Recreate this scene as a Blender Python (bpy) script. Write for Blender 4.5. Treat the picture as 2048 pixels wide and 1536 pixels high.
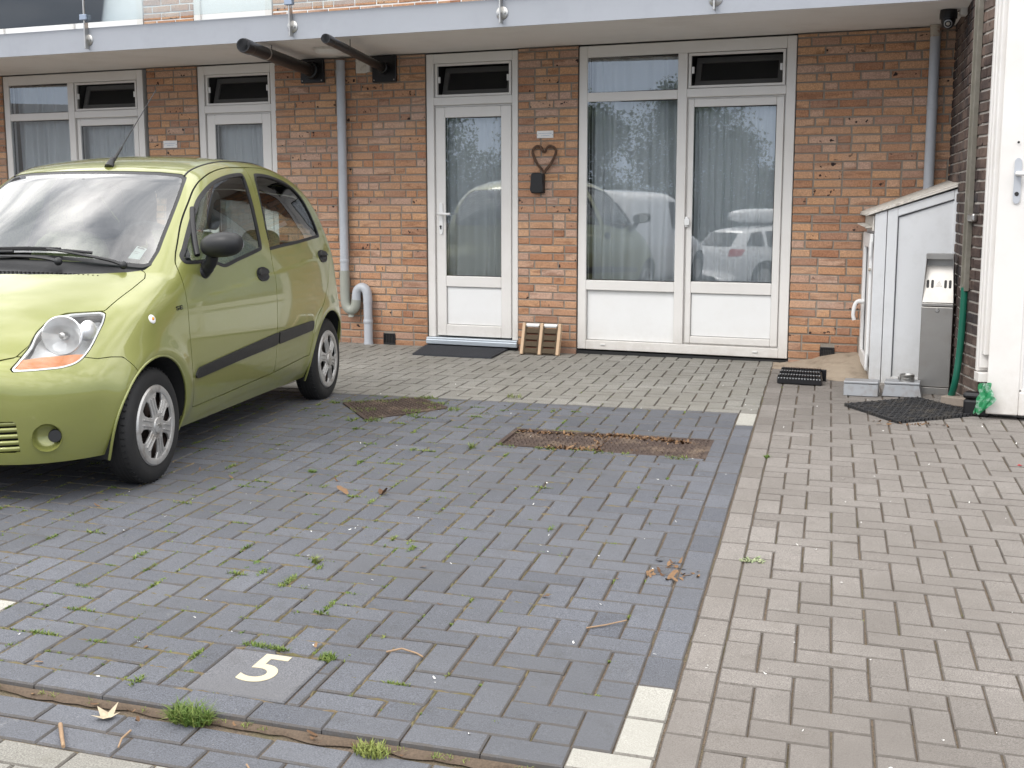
import bpy, bmesh, math, random
import numpy as np
from mathutils import Matrix, Vector, Euler
random.seed(7); rng = np.random.default_rng(7)
SC = bpy.context.scene
COL = SC.collection
for o in list(bpy.data.objects): bpy.data.objects.remove(o)
R = math.radians

# ---------------------------------------------------------------- camera
PITCH, YAW, ROLL = .1484, .4063, -.0007
CAM = np.array([0., -9.4115, 1.2302])
def cam_axes():
    cy, sy, cp, sp = math.cos(YAW), math.sin(YAW), math.cos(PITCH), math.sin(PITCH)
    f = np.array([-sy * cp, cy * cp, -sp]); r = np.array([cy, sy, 0.]); u = np.cross(r, f)
    c, s = math.cos(ROLL), math.sin(ROLL)
    return c * r + s * u, -s * r + c * u, f
_r, _u, _f = cam_axes()
cam = bpy.data.cameras.new('camera'); camo = bpy.data.objects.new('camera', cam); COL.objects.link(camo)
m = Matrix.Identity(4)
for i in range(3):
    m[i][0], m[i][1], m[i][2], m[i][3] = _r[i], _u[i], -_f[i], CAM[i]
camo.matrix_world = m
cam.sensor_fit = 'HORIZONTAL'; cam.sensor_width = 36.; cam.lens = 36. * 2462. / 2048.
cam.clip_start = .05; cam.clip_end = 900.
SC.camera = camo

# ---------------------------------------------------------------- sky, cloud cover and sun
SUN_EL, SUN_AZ = R(48), R(205)          # azimuth measured clockwise from +Y
world = bpy.data.worlds.new('World'); SC.world = world; world.use_nodes = True
nt = world.node_tree; N = nt.nodes; L = nt.links; N.clear()
out = N.new('ShaderNodeOutputWorld'); bg = N.new('ShaderNodeBackground')
sky = N.new('ShaderNodeTexSky'); sky.sky_type = 'NISHITA'; sky.sun_disc = False
sky.sun_elevation = SUN_EL; sky.sun_rotation = SUN_AZ; sky.air_density = 1.0; sky.dust_density = 1.5
tc = N.new('ShaderNodeTexCoord'); sep = N.new('ShaderNodeSeparateXYZ'); L.new(tc.outputs['Generated'], sep.inputs[0])
ad = N.new('ShaderNodeMath'); ad.operation = 'ADD'; ad.inputs[1].default_value = .18; L.new(sep.outputs['Z'], ad.inputs[0])
mx0 = N.new('ShaderNodeMath'); mx0.operation = 'MAXIMUM'; mx0.inputs[1].default_value = .12; L.new(ad.outputs[0], mx0.inputs[0])
dv = N.new('ShaderNodeVectorMath'); dv.operation = 'DIVIDE'; L.new(tc.outputs['Generated'], dv.inputs[0])
cb = N.new('ShaderNodeCombineXYZ')
for k in range(3): L.new(mx0.outputs[0], cb.inputs[k])
L.new(cb.outputs[0], dv.inputs[1])
mp = N.new('ShaderNodeMapping'); mp.inputs['Scale'].default_value = (1.0, 2.1, 1.); mp.inputs['Rotation'].default_value = (0, 0, .6); L.new(dv.outputs[0], mp.inputs[0])
nz = N.new('ShaderNodeTexNoise'); nz.inputs['Scale'].default_value = 1.5; nz.inputs['Detail'].default_value = 7; nz.inputs['Roughness'].default_value = .55; nz.inputs['Distortion'].default_value = .35
L.new(mp.outputs[0], nz.inputs['Vector'])
rmp = N.new('ShaderNodeValToRGB'); rmp.color_ramp.elements[0].position = .20; rmp.color_ramp.elements[1].position = .46
L.new(nz.outputs['Fac'], rmp.inputs[0])
nz2 = N.new('ShaderNodeTexNoise'); nz2.inputs['Scale'].default_value = 2.6; nz2.inputs['Detail'].default_value = 6; L.new(mp.outputs[0], nz2.inputs['Vector'])
rm2 = N.new('ShaderNodeValToRGB'); rm2.color_ramp.elements[0].position = .36; rm2.color_ramp.elements[1].position = .62
rm2.color_ramp.elements[0].color = (15., 15.5, 16.4, 1); rm2.color_ramp.elements[1].color = (44., 43., 42., 1)
L.new(nz2.outputs['Fac'], rm2.inputs[0])
mixc = N.new('ShaderNodeMixRGB'); L.new(rmp.outputs[0], mixc.inputs[0]); L.new(sky.outputs[0], mixc.inputs[1]); L.new(rm2.outputs[0], mixc.inputs[2])
hz = N.new('ShaderNodeMapRange'); hz.inputs['From Min'].default_value = .10; hz.inputs['From Max'].default_value = .42; L.new(sep.outputs['Z'], hz.inputs['Value'])
hmix = N.new('ShaderNodeMixRGB'); hmix.inputs[1].default_value = (9.2, 10.8, 13.2, 1); L.new(hz.outputs[0], hmix.inputs[0]); L.new(mixc.outputs[0], hmix.inputs[2])
L.new(hmix.outputs[0], bg.inputs['Color']); bg.inputs['Strength'].default_value = .10
L.new(bg.outputs[0], out.inputs['Surface'])
sun = bpy.data.lights.new('sun', 'SUN'); suno = bpy.data.objects.new('sun', sun); COL.objects.link(suno)
sun.energy = 1.5; sun.angle = R(18); sun.color = (1., .975, .94)
sdir = Vector((math.sin(SUN_AZ) * math.cos(SUN_EL), math.cos(SUN_AZ) * math.cos(SUN_EL), math.sin(SUN_EL)))
suno.rotation_euler = sdir.to_track_quat('Z', 'Y').to_euler(); suno.location = (0, -20, 30)
SC.view_settings.view_transform = 'Standard'; SC.view_settings.look = 'None'; SC.view_settings.gamma = 1.
SC.view_settings.exposure = -0.14
try: SC.cycles.max_bounces = 10; SC.cycles.transparent_max_bounces = 16
except Exception: pass

# ---------------------------------------------------------------- helpers
WM = {}                                   # world matrix of every thing's root
def tag(o, label=None, cat=None, group=None, kind=None):
    if label: o['label'] = label
    if cat: o['category'] = cat
    if group: o['group'] = group
    if kind: o['kind'] = kind
    return o
def thing(name, label, cat, loc=(0, 0, 0), rz=0., group=None, rot=None):
    o = bpy.data.objects.new(name, None); COL.objects.link(o); o.empty_display_size = .1
    o.location = loc; o.rotation_euler = rot if rot else (0, 0, rz)
    WM[o.name] = Matrix.Translation(Vector(loc)) @ (Euler(rot) if rot else Euler((0, 0, rz))).to_matrix().to_4x4()
    return tag(o, label, cat, group)
def root_of(o):
    while o.parent: o = o.parent
    return o
class MB:
    """collects shapes in world (or a thing's local) space and links them as ONE mesh object"""
    def __init__(s): s.v = []; s.f = []; s.m = []; s.c = []
    def add(s, vs, fs, mi=0, col=None):
        b = len(s.v); s.v += [tuple(float(q) for q in p) for p in vs]
        for f in fs: s.f.append(tuple(b + i for i in f)); s.m.append(mi); s.c.append(col)
        return s
    def box(s, x0, x1, y0, y1, z0, z1, mi=0, col=None, M=None):
        vs = [(x, y, z) for x in (x0, x1) for y in (y0, y1) for z in (z0, z1)]
        if M is not None: vs = [tuple(M @ Vector(p)) for p in vs]
        return s.add(vs, [(0, 1, 3, 2), (4, 6, 7, 5), (0, 4, 5, 1), (2, 3, 7, 6), (0, 2, 6, 4), (1, 5, 7, 3)], mi, col)
    def tube(s, pts, r, n=12, mi=0, cap=True, closed=False, flat=1.):
        P = [Vector(p) for p in pts]; m = len(P); rs = r if isinstance(r, (list, tuple)) else [r] * m
        vs = []; up = Vector((0, 0, 1)); prev = None
        for i in range(m):
            d = (P[(i + 1) % m] - P[i - 1]) if closed else (P[min(i + 1, m - 1)] - P[max(i - 1, 0)])
            if d.length < 1e-9: d = Vector((0, 0, 1))
            d.normalize()
            if prev is None:
                a = d.cross(up if abs(d.z) < .9 else Vector((1, 0, 0))).normalized()
            else:
                a = prev - d * prev.dot(d)
                if a.length < 1e-6: a = d.orthogonal()
                a.normalize()
            b = d.cross(a).normalized(); prev = a
            for k in range(n):
                t = 2 * math.pi * k / n; vs.append(P[i] + (a * math.cos(t) + b * math.sin(t) * flat) * rs[i])
        fs = []
        for i in range(m if closed else m - 1):
            j = (i + 1) % m
            for k in range(n):
                k2 = (k + 1) % n; fs.append((i * n + k, i * n + k2, j * n + k2, j * n + k))
        if cap and not closed:
            fs.append(tuple(range(n - 1, -1, -1))); fs.append(tuple((m - 1) * n + k for k in range(n)))
        return s.add(vs, fs, mi)
    def lathe(s, prof, M=None, n=32, mi=0, a0=0., a1=2 * math.pi):
        """prof: list of (radius, height); about local Z, then matrix M"""
        full = abs(a1 - a0 - 2 * math.pi) < 1e-6; cnt = n if full else n + 1; vs = []
        for (r, h) in prof:
            for k in range(cnt):
                t = a0 + (a1 - a0) * k / n; vs.append(Vector((r * math.cos(t), r * math.sin(t), h)))
        if M is not None: vs = [M @ p for p in vs]
        fs = []
        for i in range(len(prof) - 1):
            for k in range(n):
                k2 = (k + 1) % cnt; fs.append((i * cnt + k, i * cnt + k2, (i + 1) * cnt + k2, (i + 1) * cnt + k))
        return s.add(vs, fs, mi)
    def prism(s, poly, fn, d0, d1, mi=0, col=None):
        """poly: list of (a,b); fn(a,b,d) -> 3D"""
        n = len(poly); vs = [fn(a, b, d0) for a, b in poly] + [fn(a, b, d1) for a, b in poly]
        fs = [tuple(range(n - 1, -1, -1)), tuple(range(n, 2 * n))] + [(i, (i + 1) % n, n + (i + 1) % n, n + i) for i in range(n)]
        return s.add(vs, fs, mi, col)
    def ball(s, c, r, n=12, mi=0, M=None):
        rx, ry, rz_ = r if isinstance(r, (tuple, list)) else (r, r, r); vs = []; fs = []
        for i in range(n + 1):
            th = math.pi * i / n
            for k in range(2 * n):
                ph = math.pi * k / n
                p = Vector((rx * math.sin(th) * math.cos(ph), ry * math.sin(th) * math.sin(ph), rz_ * math.cos(th)))
                if M is not None: p = M @ p
                vs.append(p + Vector(c))
        for i in range(n):
            for k in range(2 * n):
                k2 = (k + 1) % (2 * n); fs.append((i * 2 * n + k, (i + 1) * 2 * n + k, (i + 1) * 2 * n + k2, i * 2 * n + k2))
        return s.add(vs, fs, mi)
    def build(s, name, mats, parent=None, local=False, smooth=None, bevel=0., segs=2, fix=True):
        v = s.v
        if parent is not None and not local:
            Mi = WM[root_of(parent).name].inverted(); v = [tuple(Mi @ Vector(p)) for p in v]
        me = bpy.data.meshes.new(name); me.from_pydata(v, [], s.f)
        for mt in (mats if isinstance(mats, (list, tuple)) else [mats]): me.materials.append(mt)
        me.polygons.foreach_set('material_index', s.m)
        if any(c is not None for c in s.c):
            at = me.color_attributes.new('rnd', 'FLOAT_COLOR', 'CORNER'); buf = []
            for f, c in zip(s.f, s.c): buf += list((c or (0, 0, 0)) + (1,)) * len(f)
            at.data.foreach_set('color', buf)
        me.update()
        if fix:
            bm = bmesh.new(); bm.from_mesh(me); bmesh.ops.recalc_face_normals(bm, faces=bm.faces); bm.to_mesh(me); bm.free()
        o = bpy.data.objects.new(name, me); COL.objects.link(o)
        if parent is not None: o.parent = parent
        if smooth is not None:
            me.polygons.foreach_set('use_smooth', [True] * len(me.polygons))
            me.set_sharp_from_angle(angle=R(smooth))
        if bevel:
            b = o.modifiers.new('bevel', 'BEVEL'); b.width = bevel; b.segments = segs; b.limit_method = 'ANGLE'; b.angle_limit = R(40); b.harden_normals = False
        return o
def copy_tree(o, parent=None, **kw):
    c = o.copy(); COL.objects.link(c); c.parent = parent
    for ch in [q for q in list(bpy.data.objects) if q.parent == o]: copy_tree(ch, c)
    return c
def text_mesh(txt, size, depth=.001, bold=0.):
    cu = bpy.data.curves.new('txt', 'FONT'); cu.body = txt; cu.size = size; cu.extrude = depth; cu.align_x = 'CENTER'; cu.align_y = 'CENTER'; cu.offset = bold
    ob = bpy.data.objects.new('txt', cu); COL.objects.link(ob)
    dg = bpy.context.evaluated_depsgraph_get(); me = bpy.data.meshes.new_from_object(ob.evaluated_get(dg))
    V = [tuple(v.co) for v in me.vertices]; Fc = [tuple(p.vertices) for p in me.polygons]
    bpy.data.objects.remove(ob); bpy.data.meshes.remove(me)
    return V, Fc

# ---------------------------------------------------------------- materials
def newmat(name):
    mt = bpy.data.materials.new(name); mt.use_nodes = True
    t = mt.node_tree; b = t.nodes['Principled BSDF']; return mt, t, b
def lin(h):
    h = h.lstrip('#'); c = [int(h[i:i + 2], 16) / 255 for i in (0, 2, 4)]
    return tuple(x / 12.92 if x <= .04045 else ((x + .055) / 1.055) ** 2.4 for x in c)
def noise(t, scale, detail=4, rough=.55, vec=None, dist=0.):
    n = t.nodes.new('ShaderNodeTexNoise'); n.inputs['Scale'].default_value = scale; n.inputs['Detail'].default_value = detail
    n.inputs['Roughness'].default_value = rough; n.inputs['Distortion'].default_value = dist
    if vec is not None: t.links.new(vec, n.inputs['Vector'])
    return n.outputs['Fac']
def ramp(t, fac, p0, p1, c0=(0, 0, 0), c1=(1, 1, 1)):
    r = t.nodes.new('ShaderNodeValToRGB'); e = r.color_ramp.elements
    e[0].position, e[1].position = p0, p1; e[0].color = (*c0, 1); e[1].color = (*c1, 1); t.links.new(fac, r.inputs[0]); return r.outputs[0]
def mixc_(t, fac, a, b, mode='MIX'):
    n = t.nodes.new('ShaderNodeMixRGB'); n.blend_type = mode
    for i, x in ((0, fac), (1, a), (2, b)):
        if isinstance(x, (int, float)): n.inputs[i].default_value = x if i == 0 else (x, x, x, 1)
        elif isinstance(x, tuple): n.inputs[i].default_value = (*x, 1)
        else: t.links.new(x, n.inputs[i])
    return n.outputs[0]
def math_(t, op, a, b=0.):
    n = t.nodes.new('ShaderNodeMath'); n.operation = op
    for i, x in ((0, a), (1, b)):
        if isinstance(x, (int, float)): n.inputs[i].default_value = x
        else: t.links.new(x, n.inputs[i])
    return n.outputs[0]
def objco(t): 
    return t.nodes.new('ShaderNodeTexCoord').outputs['Object']
def bump(t, b, h, strength=.3, dist=.002):
    n = t.nodes.new('ShaderNodeBump'); n.inputs['Strength'].default_value = strength; n.inputs['Distance'].default_value = dist
    t.links.new(h, n.inputs['Height']); t.links.new(n.outputs[0], b.inputs['Normal'])
def simple(name, col, rough=.5, metal=0., var=.12, vscale=6., bscale=0., bstr=.2, spec=.5, coat=0., dirt=None, dscale=3., damt=.5, rvar=.0, low=None):
    mt, t, b = newmat(name); co = objco(t)
    c = mixc_(t, noise(t, vscale, 5, .6, co), tuple(x * (1 - var) for x in col), tuple(min(1, x * (1 + var)) for x in col))
    if dirt: c = mixc_(t, math_(t, 'MULTIPLY', ramp(t, noise(t, dscale, 7, .65, co), .5, .72), damt), c, dirt)
    if low:
        sx = t.nodes.new('ShaderNodeSeparateXYZ'); t.links.new(co, sx.inputs[0]); lz = ramp(t, math_(t, 'ADD', sx.outputs['Z'], math_(t, 'MULTIPLY', noise(t, 7, 6, .7, co), low[1] * .5)), low[0], low[1], (1, 1, 1), (0, 0, 0))
        c = mixc_(t, math_(t, 'MULTIPLY', math_(t, 'MULTIPLY', lz, low[2]), ramp(t, noise(t, 18, 7, .7, co), .3, .7, (.3, .3, .3), (1, 1, 1))), c, low[3])
    t.links.new(c, b.inputs['Base Color']); b.inputs['Roughness'].default_value = rough; b.inputs['Metallic'].default_value = metal
    b.inputs['Specular IOR Level'].default_value = spec; b.inputs['Coat Weight'].default_value = coat; b.inputs['Coat Roughness'].default_value = .04
    if rvar: t.links.new(math_(t, 'ADD', math_(t, 'MULTIPLY', noise(t, vscale * 2.3, 6, .65, co), rvar), rough - rvar / 2), b.inputs['Roughness'])
    if bscale: bump(t, b, noise(t, bscale, 5, .6, co), bstr)
    return mt
def glass_mat(name, tint=(.86, .92, .92), base=.10, rough=0.0, ior=1.5):
    mt = bpy.data.materials.new(name); mt.use_nodes = True; t = mt.node_tree; t.nodes.clear()
    o = t.nodes.new('ShaderNodeOutputMaterial'); mx = t.nodes.new('ShaderNodeMixShader'); tr = t.nodes.new('ShaderNodeBsdfTransparent'); gl = t.nodes.new('ShaderNodeBsdfGlossy')
    tr.inputs[0].default_value = (*tint, 1); gl.inputs['Roughness'].default_value = rough
    fr = t.nodes.new('ShaderNodeFresnel'); fr.inputs[0].default_value = ior
    f = math_(t, 'MINIMUM', math_(t, 'ADD', math_(t, 'MULTIPLY', fr.outputs[0], 1.25), base), 1.)
    t.links.new(f, mx.inputs[0]); t.links.new(tr.outputs[0], mx.inputs[1]); t.links.new(gl.outputs[0], mx.inputs[2]); t.links.new(mx.outputs[0], o.inputs[0])
    return mt
def attr(t, name='rnd'):
    a = t.nodes.new('ShaderNodeAttribute'); a.attribute_name = name; s = t.nodes.new('ShaderNodeSeparateColor'); t.links.new(a.outputs['Color'], s.inputs[0]); return s.outputs
def paver_mat(name, c0, c1, stain, speck=.5, grime=(.05, .05, .045), lich=.25):
    mt, t, b = newmat(name); co = objco(t); a = attr(t)
    c = mixc_(t, a[0], c0, c1)
    g = noise(t, 260, 3, .7, co); c = mixc_(t, .85, c, ramp(t, g, .32, .68, (.16, .16, .16), (.86, .86, .86)), 'OVERLAY')
    sp = ramp(t, noise(t, 150, 2, .5, co), .66, .74); c = mixc_(t, math_(t, 'MULTIPLY', sp, speck * .5), c, (.42, .41, .38))
    st = ramp(t, noise(t, 1.3, 8, .62, co), .42, .68); c = mixc_(t, math_(t, 'MULTIPLY', st, .7), c, stain); lg = ramp(t, noise(t, .55, 6, .6, co), .46, .62); c = mixc_(t, math_(t, 'MULTIPLY', lg, .38), c, tuple(x * .62 for x in stain))
    s2 = ramp(t, noise(t, 9, 8, .7, co), .56, .72); c = mixc_(t, math_(t, 'MULTIPLY', s2, .42), c, grime)
    s3 = ramp(t, noise(t, 5.5, 9, .75, co, .6), .63, .72); s4 = math_(t, 'MULTIPLY', s3, ramp(t, noise(t, 55, 4, .6, co), .45, .6)); c = mixc_(t, math_(t, 'MULTIPLY', s4, lich), c, (.42, .42, .40))
    c = mixc_(t, math_(t, 'MULTIPLY', ramp(t, a[2], .90, .92), ramp(t, noise(t, 35, 5, .7, co), .2, .6, (.10, .10, .10), (.80, .80, .80))), c, (.098, .086, .075))
    t.links.new(c, b.inputs['Base Color'])
    t.links.new(math_(t, 'ADD', math_(t, 'MULTIPLY', noise(t, 12, 5, .6, co), .25), .68), b.inputs['Roughness']); b.inputs['Specular IOR Level'].default_value = .35
    bump(t, b, math_(t, 'ADD', noise(t, 320, 4, .7, co), math_(t, 'MULTIPLY', noise(t, 40, 3, .6, co), .8)), .35, .0016)
    return mt
def brick_mat(name, cols, mort=False, burn=(.03, .02, .02)):
    mt, t, b = newmat(name); co = objco(t); a = attr(t)
    r = t.nodes.new('ShaderNodeValToRGB'); e = r.color_ramp.elements; e[0].color = (*cols[0], 1); e[1].color = (*cols[-1], 1)
    for i, c in enumerate(cols[1:-1]): q = e.new((i + 1) / (len(cols) - 1)); q.color = (*c, 1)
    t.links.new(a[0], r.inputs[0]); c = r.outputs[0]
    # diagonal kiln streaks, different on every brick
    add = t.nodes.new('ShaderNodeVectorMath'); add.operation = 'ADD'; cx = t.nodes.new('ShaderNodeCombineXYZ')
    t.links.new(math_(t, 'MULTIPLY', a[1], 37.), cx.inputs[0]); t.links.new(math_(t, 'MULTIPLY', a[2], 19.), cx.inputs[2]); t.links.new(co, add.inputs[0]); t.links.new(cx.outputs[0], add.inputs[1])
    mpg = t.nodes.new('ShaderNodeMapping'); mpg.inputs['Rotation'].default_value = (0, R(32), 0); mpg.inputs['Scale'].default_value = (5, 6, 26); t.links.new(add.outputs[0], mpg.inputs[0])
    st = ramp(t, noise(t, 1., 3, .6, mpg.outputs[0], .4), .50, .62)
    c = mixc_(t, math_(t, 'MULTIPLY', math_(t, 'MULTIPLY', st, .55), ramp(t, a[2], .35, .6)), c, tuple(x * .60 for x in cols[0]))
    g = noise(t, 120, 5, .7, co); c = mixc_(t, .75, c, ramp(t, g, .28, .72, (.22, .22, .22), (.80, .80, .80)), 'OVERLAY')
    wsh = ramp(t, noise(t, 2.2, 7, .65, co), .45, .7); c = mixc_(t, math_(t, 'MULTIPLY', wsh, .35), c, (.44, .32, .25))
    sx = t.nodes.new('ShaderNodeSeparateXYZ'); t.links.new(co, sx.inputs[0]); lz = ramp(t, math_(t, 'ADD', sx.outputs['Z'], math_(t, 'MULTIPLY', noise(t, 3.5, 6, .7, co), .45)), .25, .62, (1, 1, 1), (0, 0, 0)); c = mixc_(t, math_(t, 'MULTIPLY', lz, .45), c, tuple(x * .55 for x in cols[0]))
    ef = math_(t, 'MULTIPLY', ramp(t, noise(t, 1.1, 8, .7, co), .58, .72), ramp(t, noise(t, 40, 5, .7, co), .4, .65)); c = mixc_(t, math_(t, 'MULTIPLY', ef, .35), c, (.46, .40, .35))
    bn = math_(t, 'MULTIPLY', ramp(t, noise(t, 26, 2, .5, add.outputs[0]), .62, .65), ramp(t, a[1], .84, .87)); c = mixc_(t, bn, c, burn)
    t.links.new(c, b.inputs['Base Color']); b.inputs['Roughness'].default_value = .85; b.inputs['Specular IOR Level'].default_value = .25
    bump(t, b, math_(t, 'ADD', noise(t, 220, 4, .7, co), noise(t, 45, 4, .65, co)), .5, .0022)
    return mt
M = {}
M['pave_dark'] = paver_mat('dark_concrete_paver', (.084, .089, .104), (.126, .132, .150), (.108, .111, .120))
M['pave_grey'] = paver_mat('grey_concrete_paver', (.170, .154, .140), (.232, .213, .196), (.152, .137, .123), grime=(.12, .105, .09))
M['pave_pale'] = paver_mat('pale_grey_concrete_paver', (.215, .208, .188), (.268, .260, .236), (.19, .18, .155), grime=(.13, .12, .09))
M['pave_white'] = paver_mat('white_concrete_paver', (.37, .36, .325), (.42, .41, .37), (.33, .32, .285), .2, (.28, .27, .24))
def joint_mat():
    mt, t, b = newmat('joint_sand'); co = objco(t)
    c = ramp(t, noise(t, 180, 4, .7, co), .3, .7, (.040, .030, .022), (.20, .15, .105))
    mo = ramp(t, noise(t, 3.5, 7, .7, co), .50, .66); c = mixc_(t, math_(t, 'MULTIPLY', mo, .55), c, (.075, .075, .025))
    t.links.new(c, b.inputs['Base Color']); b.inputs['Roughness'].default_value = .95
    bump(t, b, noise(t, 260, 4, .7, co), .8, .003); return mt
M['joint'] = joint_mat()
M['sand'] = simple('loose_sand', (.33, .27, .205), .95, var=.45, vscale=190, bscale=240, bstr=.9, dirt=(.14, .105, .075), dscale=9, damt=.75)
M['soil'] = simple('brown_debris', (.10, .072, .050), .95, var=.6, vscale=150, bscale=200, bstr=.8)
M['brick'] = brick_mat('orange_brick', [(.33, .158, .090), (.44, .238, .135), (.49, .290, .172), (.46, .305, .230), (.35, .190, .122), (.52, .300, .165), (.41, .212, .12)])
M['mortar'] = simple('grey_mortar', (.255, .222, .185), .95, var=.25, vscale=60, bscale=180, bstr=.6)
M['dbrick'] = brick_mat('dark_brown_brick', [(.040, .028, .026), (.058, .040, .036), (.072, .050, .043), (.034, .032, .035), (.085, .058, .050)])
M['dmortar'] = simple('pale_mortar', (.42, .385, .345), .95, var=.2, vscale=60, bscale=180, bstr=.6)
M['cream'] = simple('cream_upvc', (.71, .69, .665), .34, var=.03, vscale=3, dirt=(.50, .46, .40), dscale=2.2, damt=.22, rvar=.12, low=(.08, .36, .5, (.36, .31, .25)))
M['white'] = simple('white_panel', (.75, .75, .745), .4, var=.03, vscale=2, dirt=(.62, .60, .56), dscale=3, damt=.2, low=(.14, .40, .35, (.48, .44, .38)))
M['cabwhite'] = simple('white_upvc_cabinet', (.62, .63, .645), .35, var=.03, vscale=3, dirt=(.42, .42, .41), dscale=5, damt=.3, low=(.06, .42, .6, (.30, .27, .22)))
M['cappaint'] = simple('flaking_white_paint', (.60, .57, .52), .7, var=.15, vscale=20, bscale=60, bstr=.6, dirt=(.22, .18, .14), dscale=26, damt=.8)
M['gasket'] = simple('black_rubber', (.012, .012, .013), .55, var=.1)
M['soffit'] = simple('painted_soffit', (.73, .71, .69), .8, var=.04, vscale=2.0, dirt=(.52, .49, .46), dscale=1.6, damt=.35)
M['fascia'] = simple('blue_grey_paint', (.330, .348, .385), .55, var=.07, vscale=3, bscale=30, bstr=.25, dirt=(.26, .275, .31), dscale=4, damt=.35)
M['steel'] = simple('brushed_steel', (.50, .49, .47), .34, 1., var=.12, vscale=12, rvar=.2)
M['bsteel'] = simple('blue_grey_clamp', (.30, .36, .46), .45, .3)
M['alu'] = simple('aluminium_sill', (.52, .57, .62), .4, .6, var=.08)
M['black'] = simple('black_plastic', (.0075, .0075, .009), .38, var=.2, vscale=14, rvar=.15)
M['screen'] = glass_mat('dark_insect_screen', (.38, .38, .38), .0, .5, 1.02)
M['pane'] = glass_mat('window_glass', (.93, .975, 1.0), .18)
M['balglass'] = glass_mat('balcony_glass', (.90, .94, .93), .06)
M['room'] = simple('dark_room', (.16, .155, .15), .9)
M['pipe'] = simple('grey_pvc_pipe', (.42, .44, .475), .42, var=.05, dirt=(.28, .29, .32), dscale=8, damt=.3)
M['pipe_old'] = simple('weathered_pvc_pipe', (.30, .31, .27), .5, var=.08)
M['rust'] = simple('rusty_flaking_paint', (.46, .42, .36), .8, var=.2, vscale=30, dirt=(.20, .065, .02), dscale=30, damt=1.)
M['rustplate'] = simple('rusty_iron', (.075, .052, .042), .7, .3, var=.5, vscale=30, bscale=90, bstr=.7, dirt=(.21, .155, .11), dscale=6, damt=.9)
M['inox'] = simple('weathered_stainless', (.36, .345, .325), .36, .9, var=.12, vscale=5, rvar=.25, dirt=(.30, .26, .22), dscale=9, damt=.35)
M['galv'] = simple('galvanised_sheet', (.36, .37, .385), .5, .55, var=.1, vscale=10, dirt=(.20, .15, .11), dscale=14, damt=.5)
M['wood'] = simple('pale_wood', (.52, .365, .235), .65, var=.18, vscale=14, bscale=60, bstr=.3)
M['twig'] = simple('willow_twig', (.105, .058, .036), .8, var=.5, vscale=60, bscale=80, bstr=.6)
M['stick'] = simple('dry_stick', (.30, .20, .12), .85, var=.4, vscale=40)
M['bristle'] = simple('brown_bristle', (.12, .088, .055), .9, var=.6, vscale=300, bscale=300, bstr=1.)
M['rubbermat'] = simple('black_rubber_mat', (.022, .022, .024), .7, var=.4, vscale=60, dirt=(.10, .085, .065), dscale=12, damt=.55)
M['carpetmat'] = simple('charcoal_door_mat', (.030, .032, .038), .9, var=.5, vscale=200, bscale=220, bstr=1.)
M['green_hose'] = simple('green_hose', (.004, .105, .065), .4)
M['concrete'] = simple('old_concrete', (.24, .20, .165), .9, var=.2, vscale=40, bscale=120, bstr=.7)
M['slab'] = paver_mat('grey_number_slab', (.125, .127, .138), (.125, .127, .138), (.145, .145, .152), .15)
M['numeral'] = simple('ivory_paint', (.52, .46, .325), .7, var=.06, vscale=30)
M['redbit'] = simple('red_scrap', (.35, .01, .015), .5)
def leafmat(name, a, b_, tr=.25):
    mt, t, b = newmat(name); co = objco(t); at = attr(t)
    c = mixc_(t, at[0], a, b_); c = mixc_(t, .35, c, ramp(t, noise(t, 60, 3, .6, co), .3, .7, (.3, .3, .3), (.75, .75, .75)), 'OVERLAY')
    t.links.new(c, b.inputs['Base Color']); b.inputs['Roughness'].default_value = .65
    b.inputs['Specular IOR Level'].default_value = .3
    return mt
M['grass'] = leafmat('weed_blade', (.075, .135, .022), (.21, .235, .062))
M['deadleaf'] = leafmat('dead_leaf', (.085, .042, .020), (.24, .145, .075))
M['tanleaf'] = leafmat('tan_leaf', (.34, .28, .19), (.46, .39, .28))
M['petal'] = leafmat('pale_petal', (.55, .55, .53), (.80, .79, .76))
M['crown'] = leafmat('tree_leaf', (.018, .042, .012), (.060, .098, .030))
M['bark'] = simple('bark', (.07, .055, .04), .9, var=.4, vscale=20, bscale=30, bstr=.8)
M['bag'] = simple('green_plastic_bag', (.02, .21, .08), .3, var=.3, vscale=20, dirt=(.62, .72, .68), dscale=16, damt=.9, spec=.6)
def curtain_mat():
    mt = bpy.data.materials.new('sheer_curtain'); mt.use_nodes = True; t = mt.node_tree; t.nodes.clear()
    o = t.nodes.new('ShaderNodeOutputMaterial'); d = t.nodes.new('ShaderNodeBsdfDiffuse'); tl = t.nodes.new('ShaderNodeBsdfTranslucent'); tr = t.nodes.new('ShaderNodeBsdfTransparent')
    d.inputs[0].default_value = (.93, .94, .945, 1); tl.inputs[0].default_value = (.70, .74, .76, 1)
    m1 = t.nodes.new('ShaderNodeMixShader'); m1.inputs[0].default_value = .25; t.links.new(d.outputs[0], m1.inputs[1]); t.links.new(tl.outputs[0], m1.inputs[2])
    m2 = t.nodes.new('ShaderNodeMixShader'); m2.inputs[0].default_value = .08; t.links.new(m1.outputs[0], m2.inputs[1]); t.links.new(tr.outputs[0], m2.inputs[2]); t.links.new(m2.outputs[0], o.inputs[0])
    return mt
M['curtain'] = curtain_mat()
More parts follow.
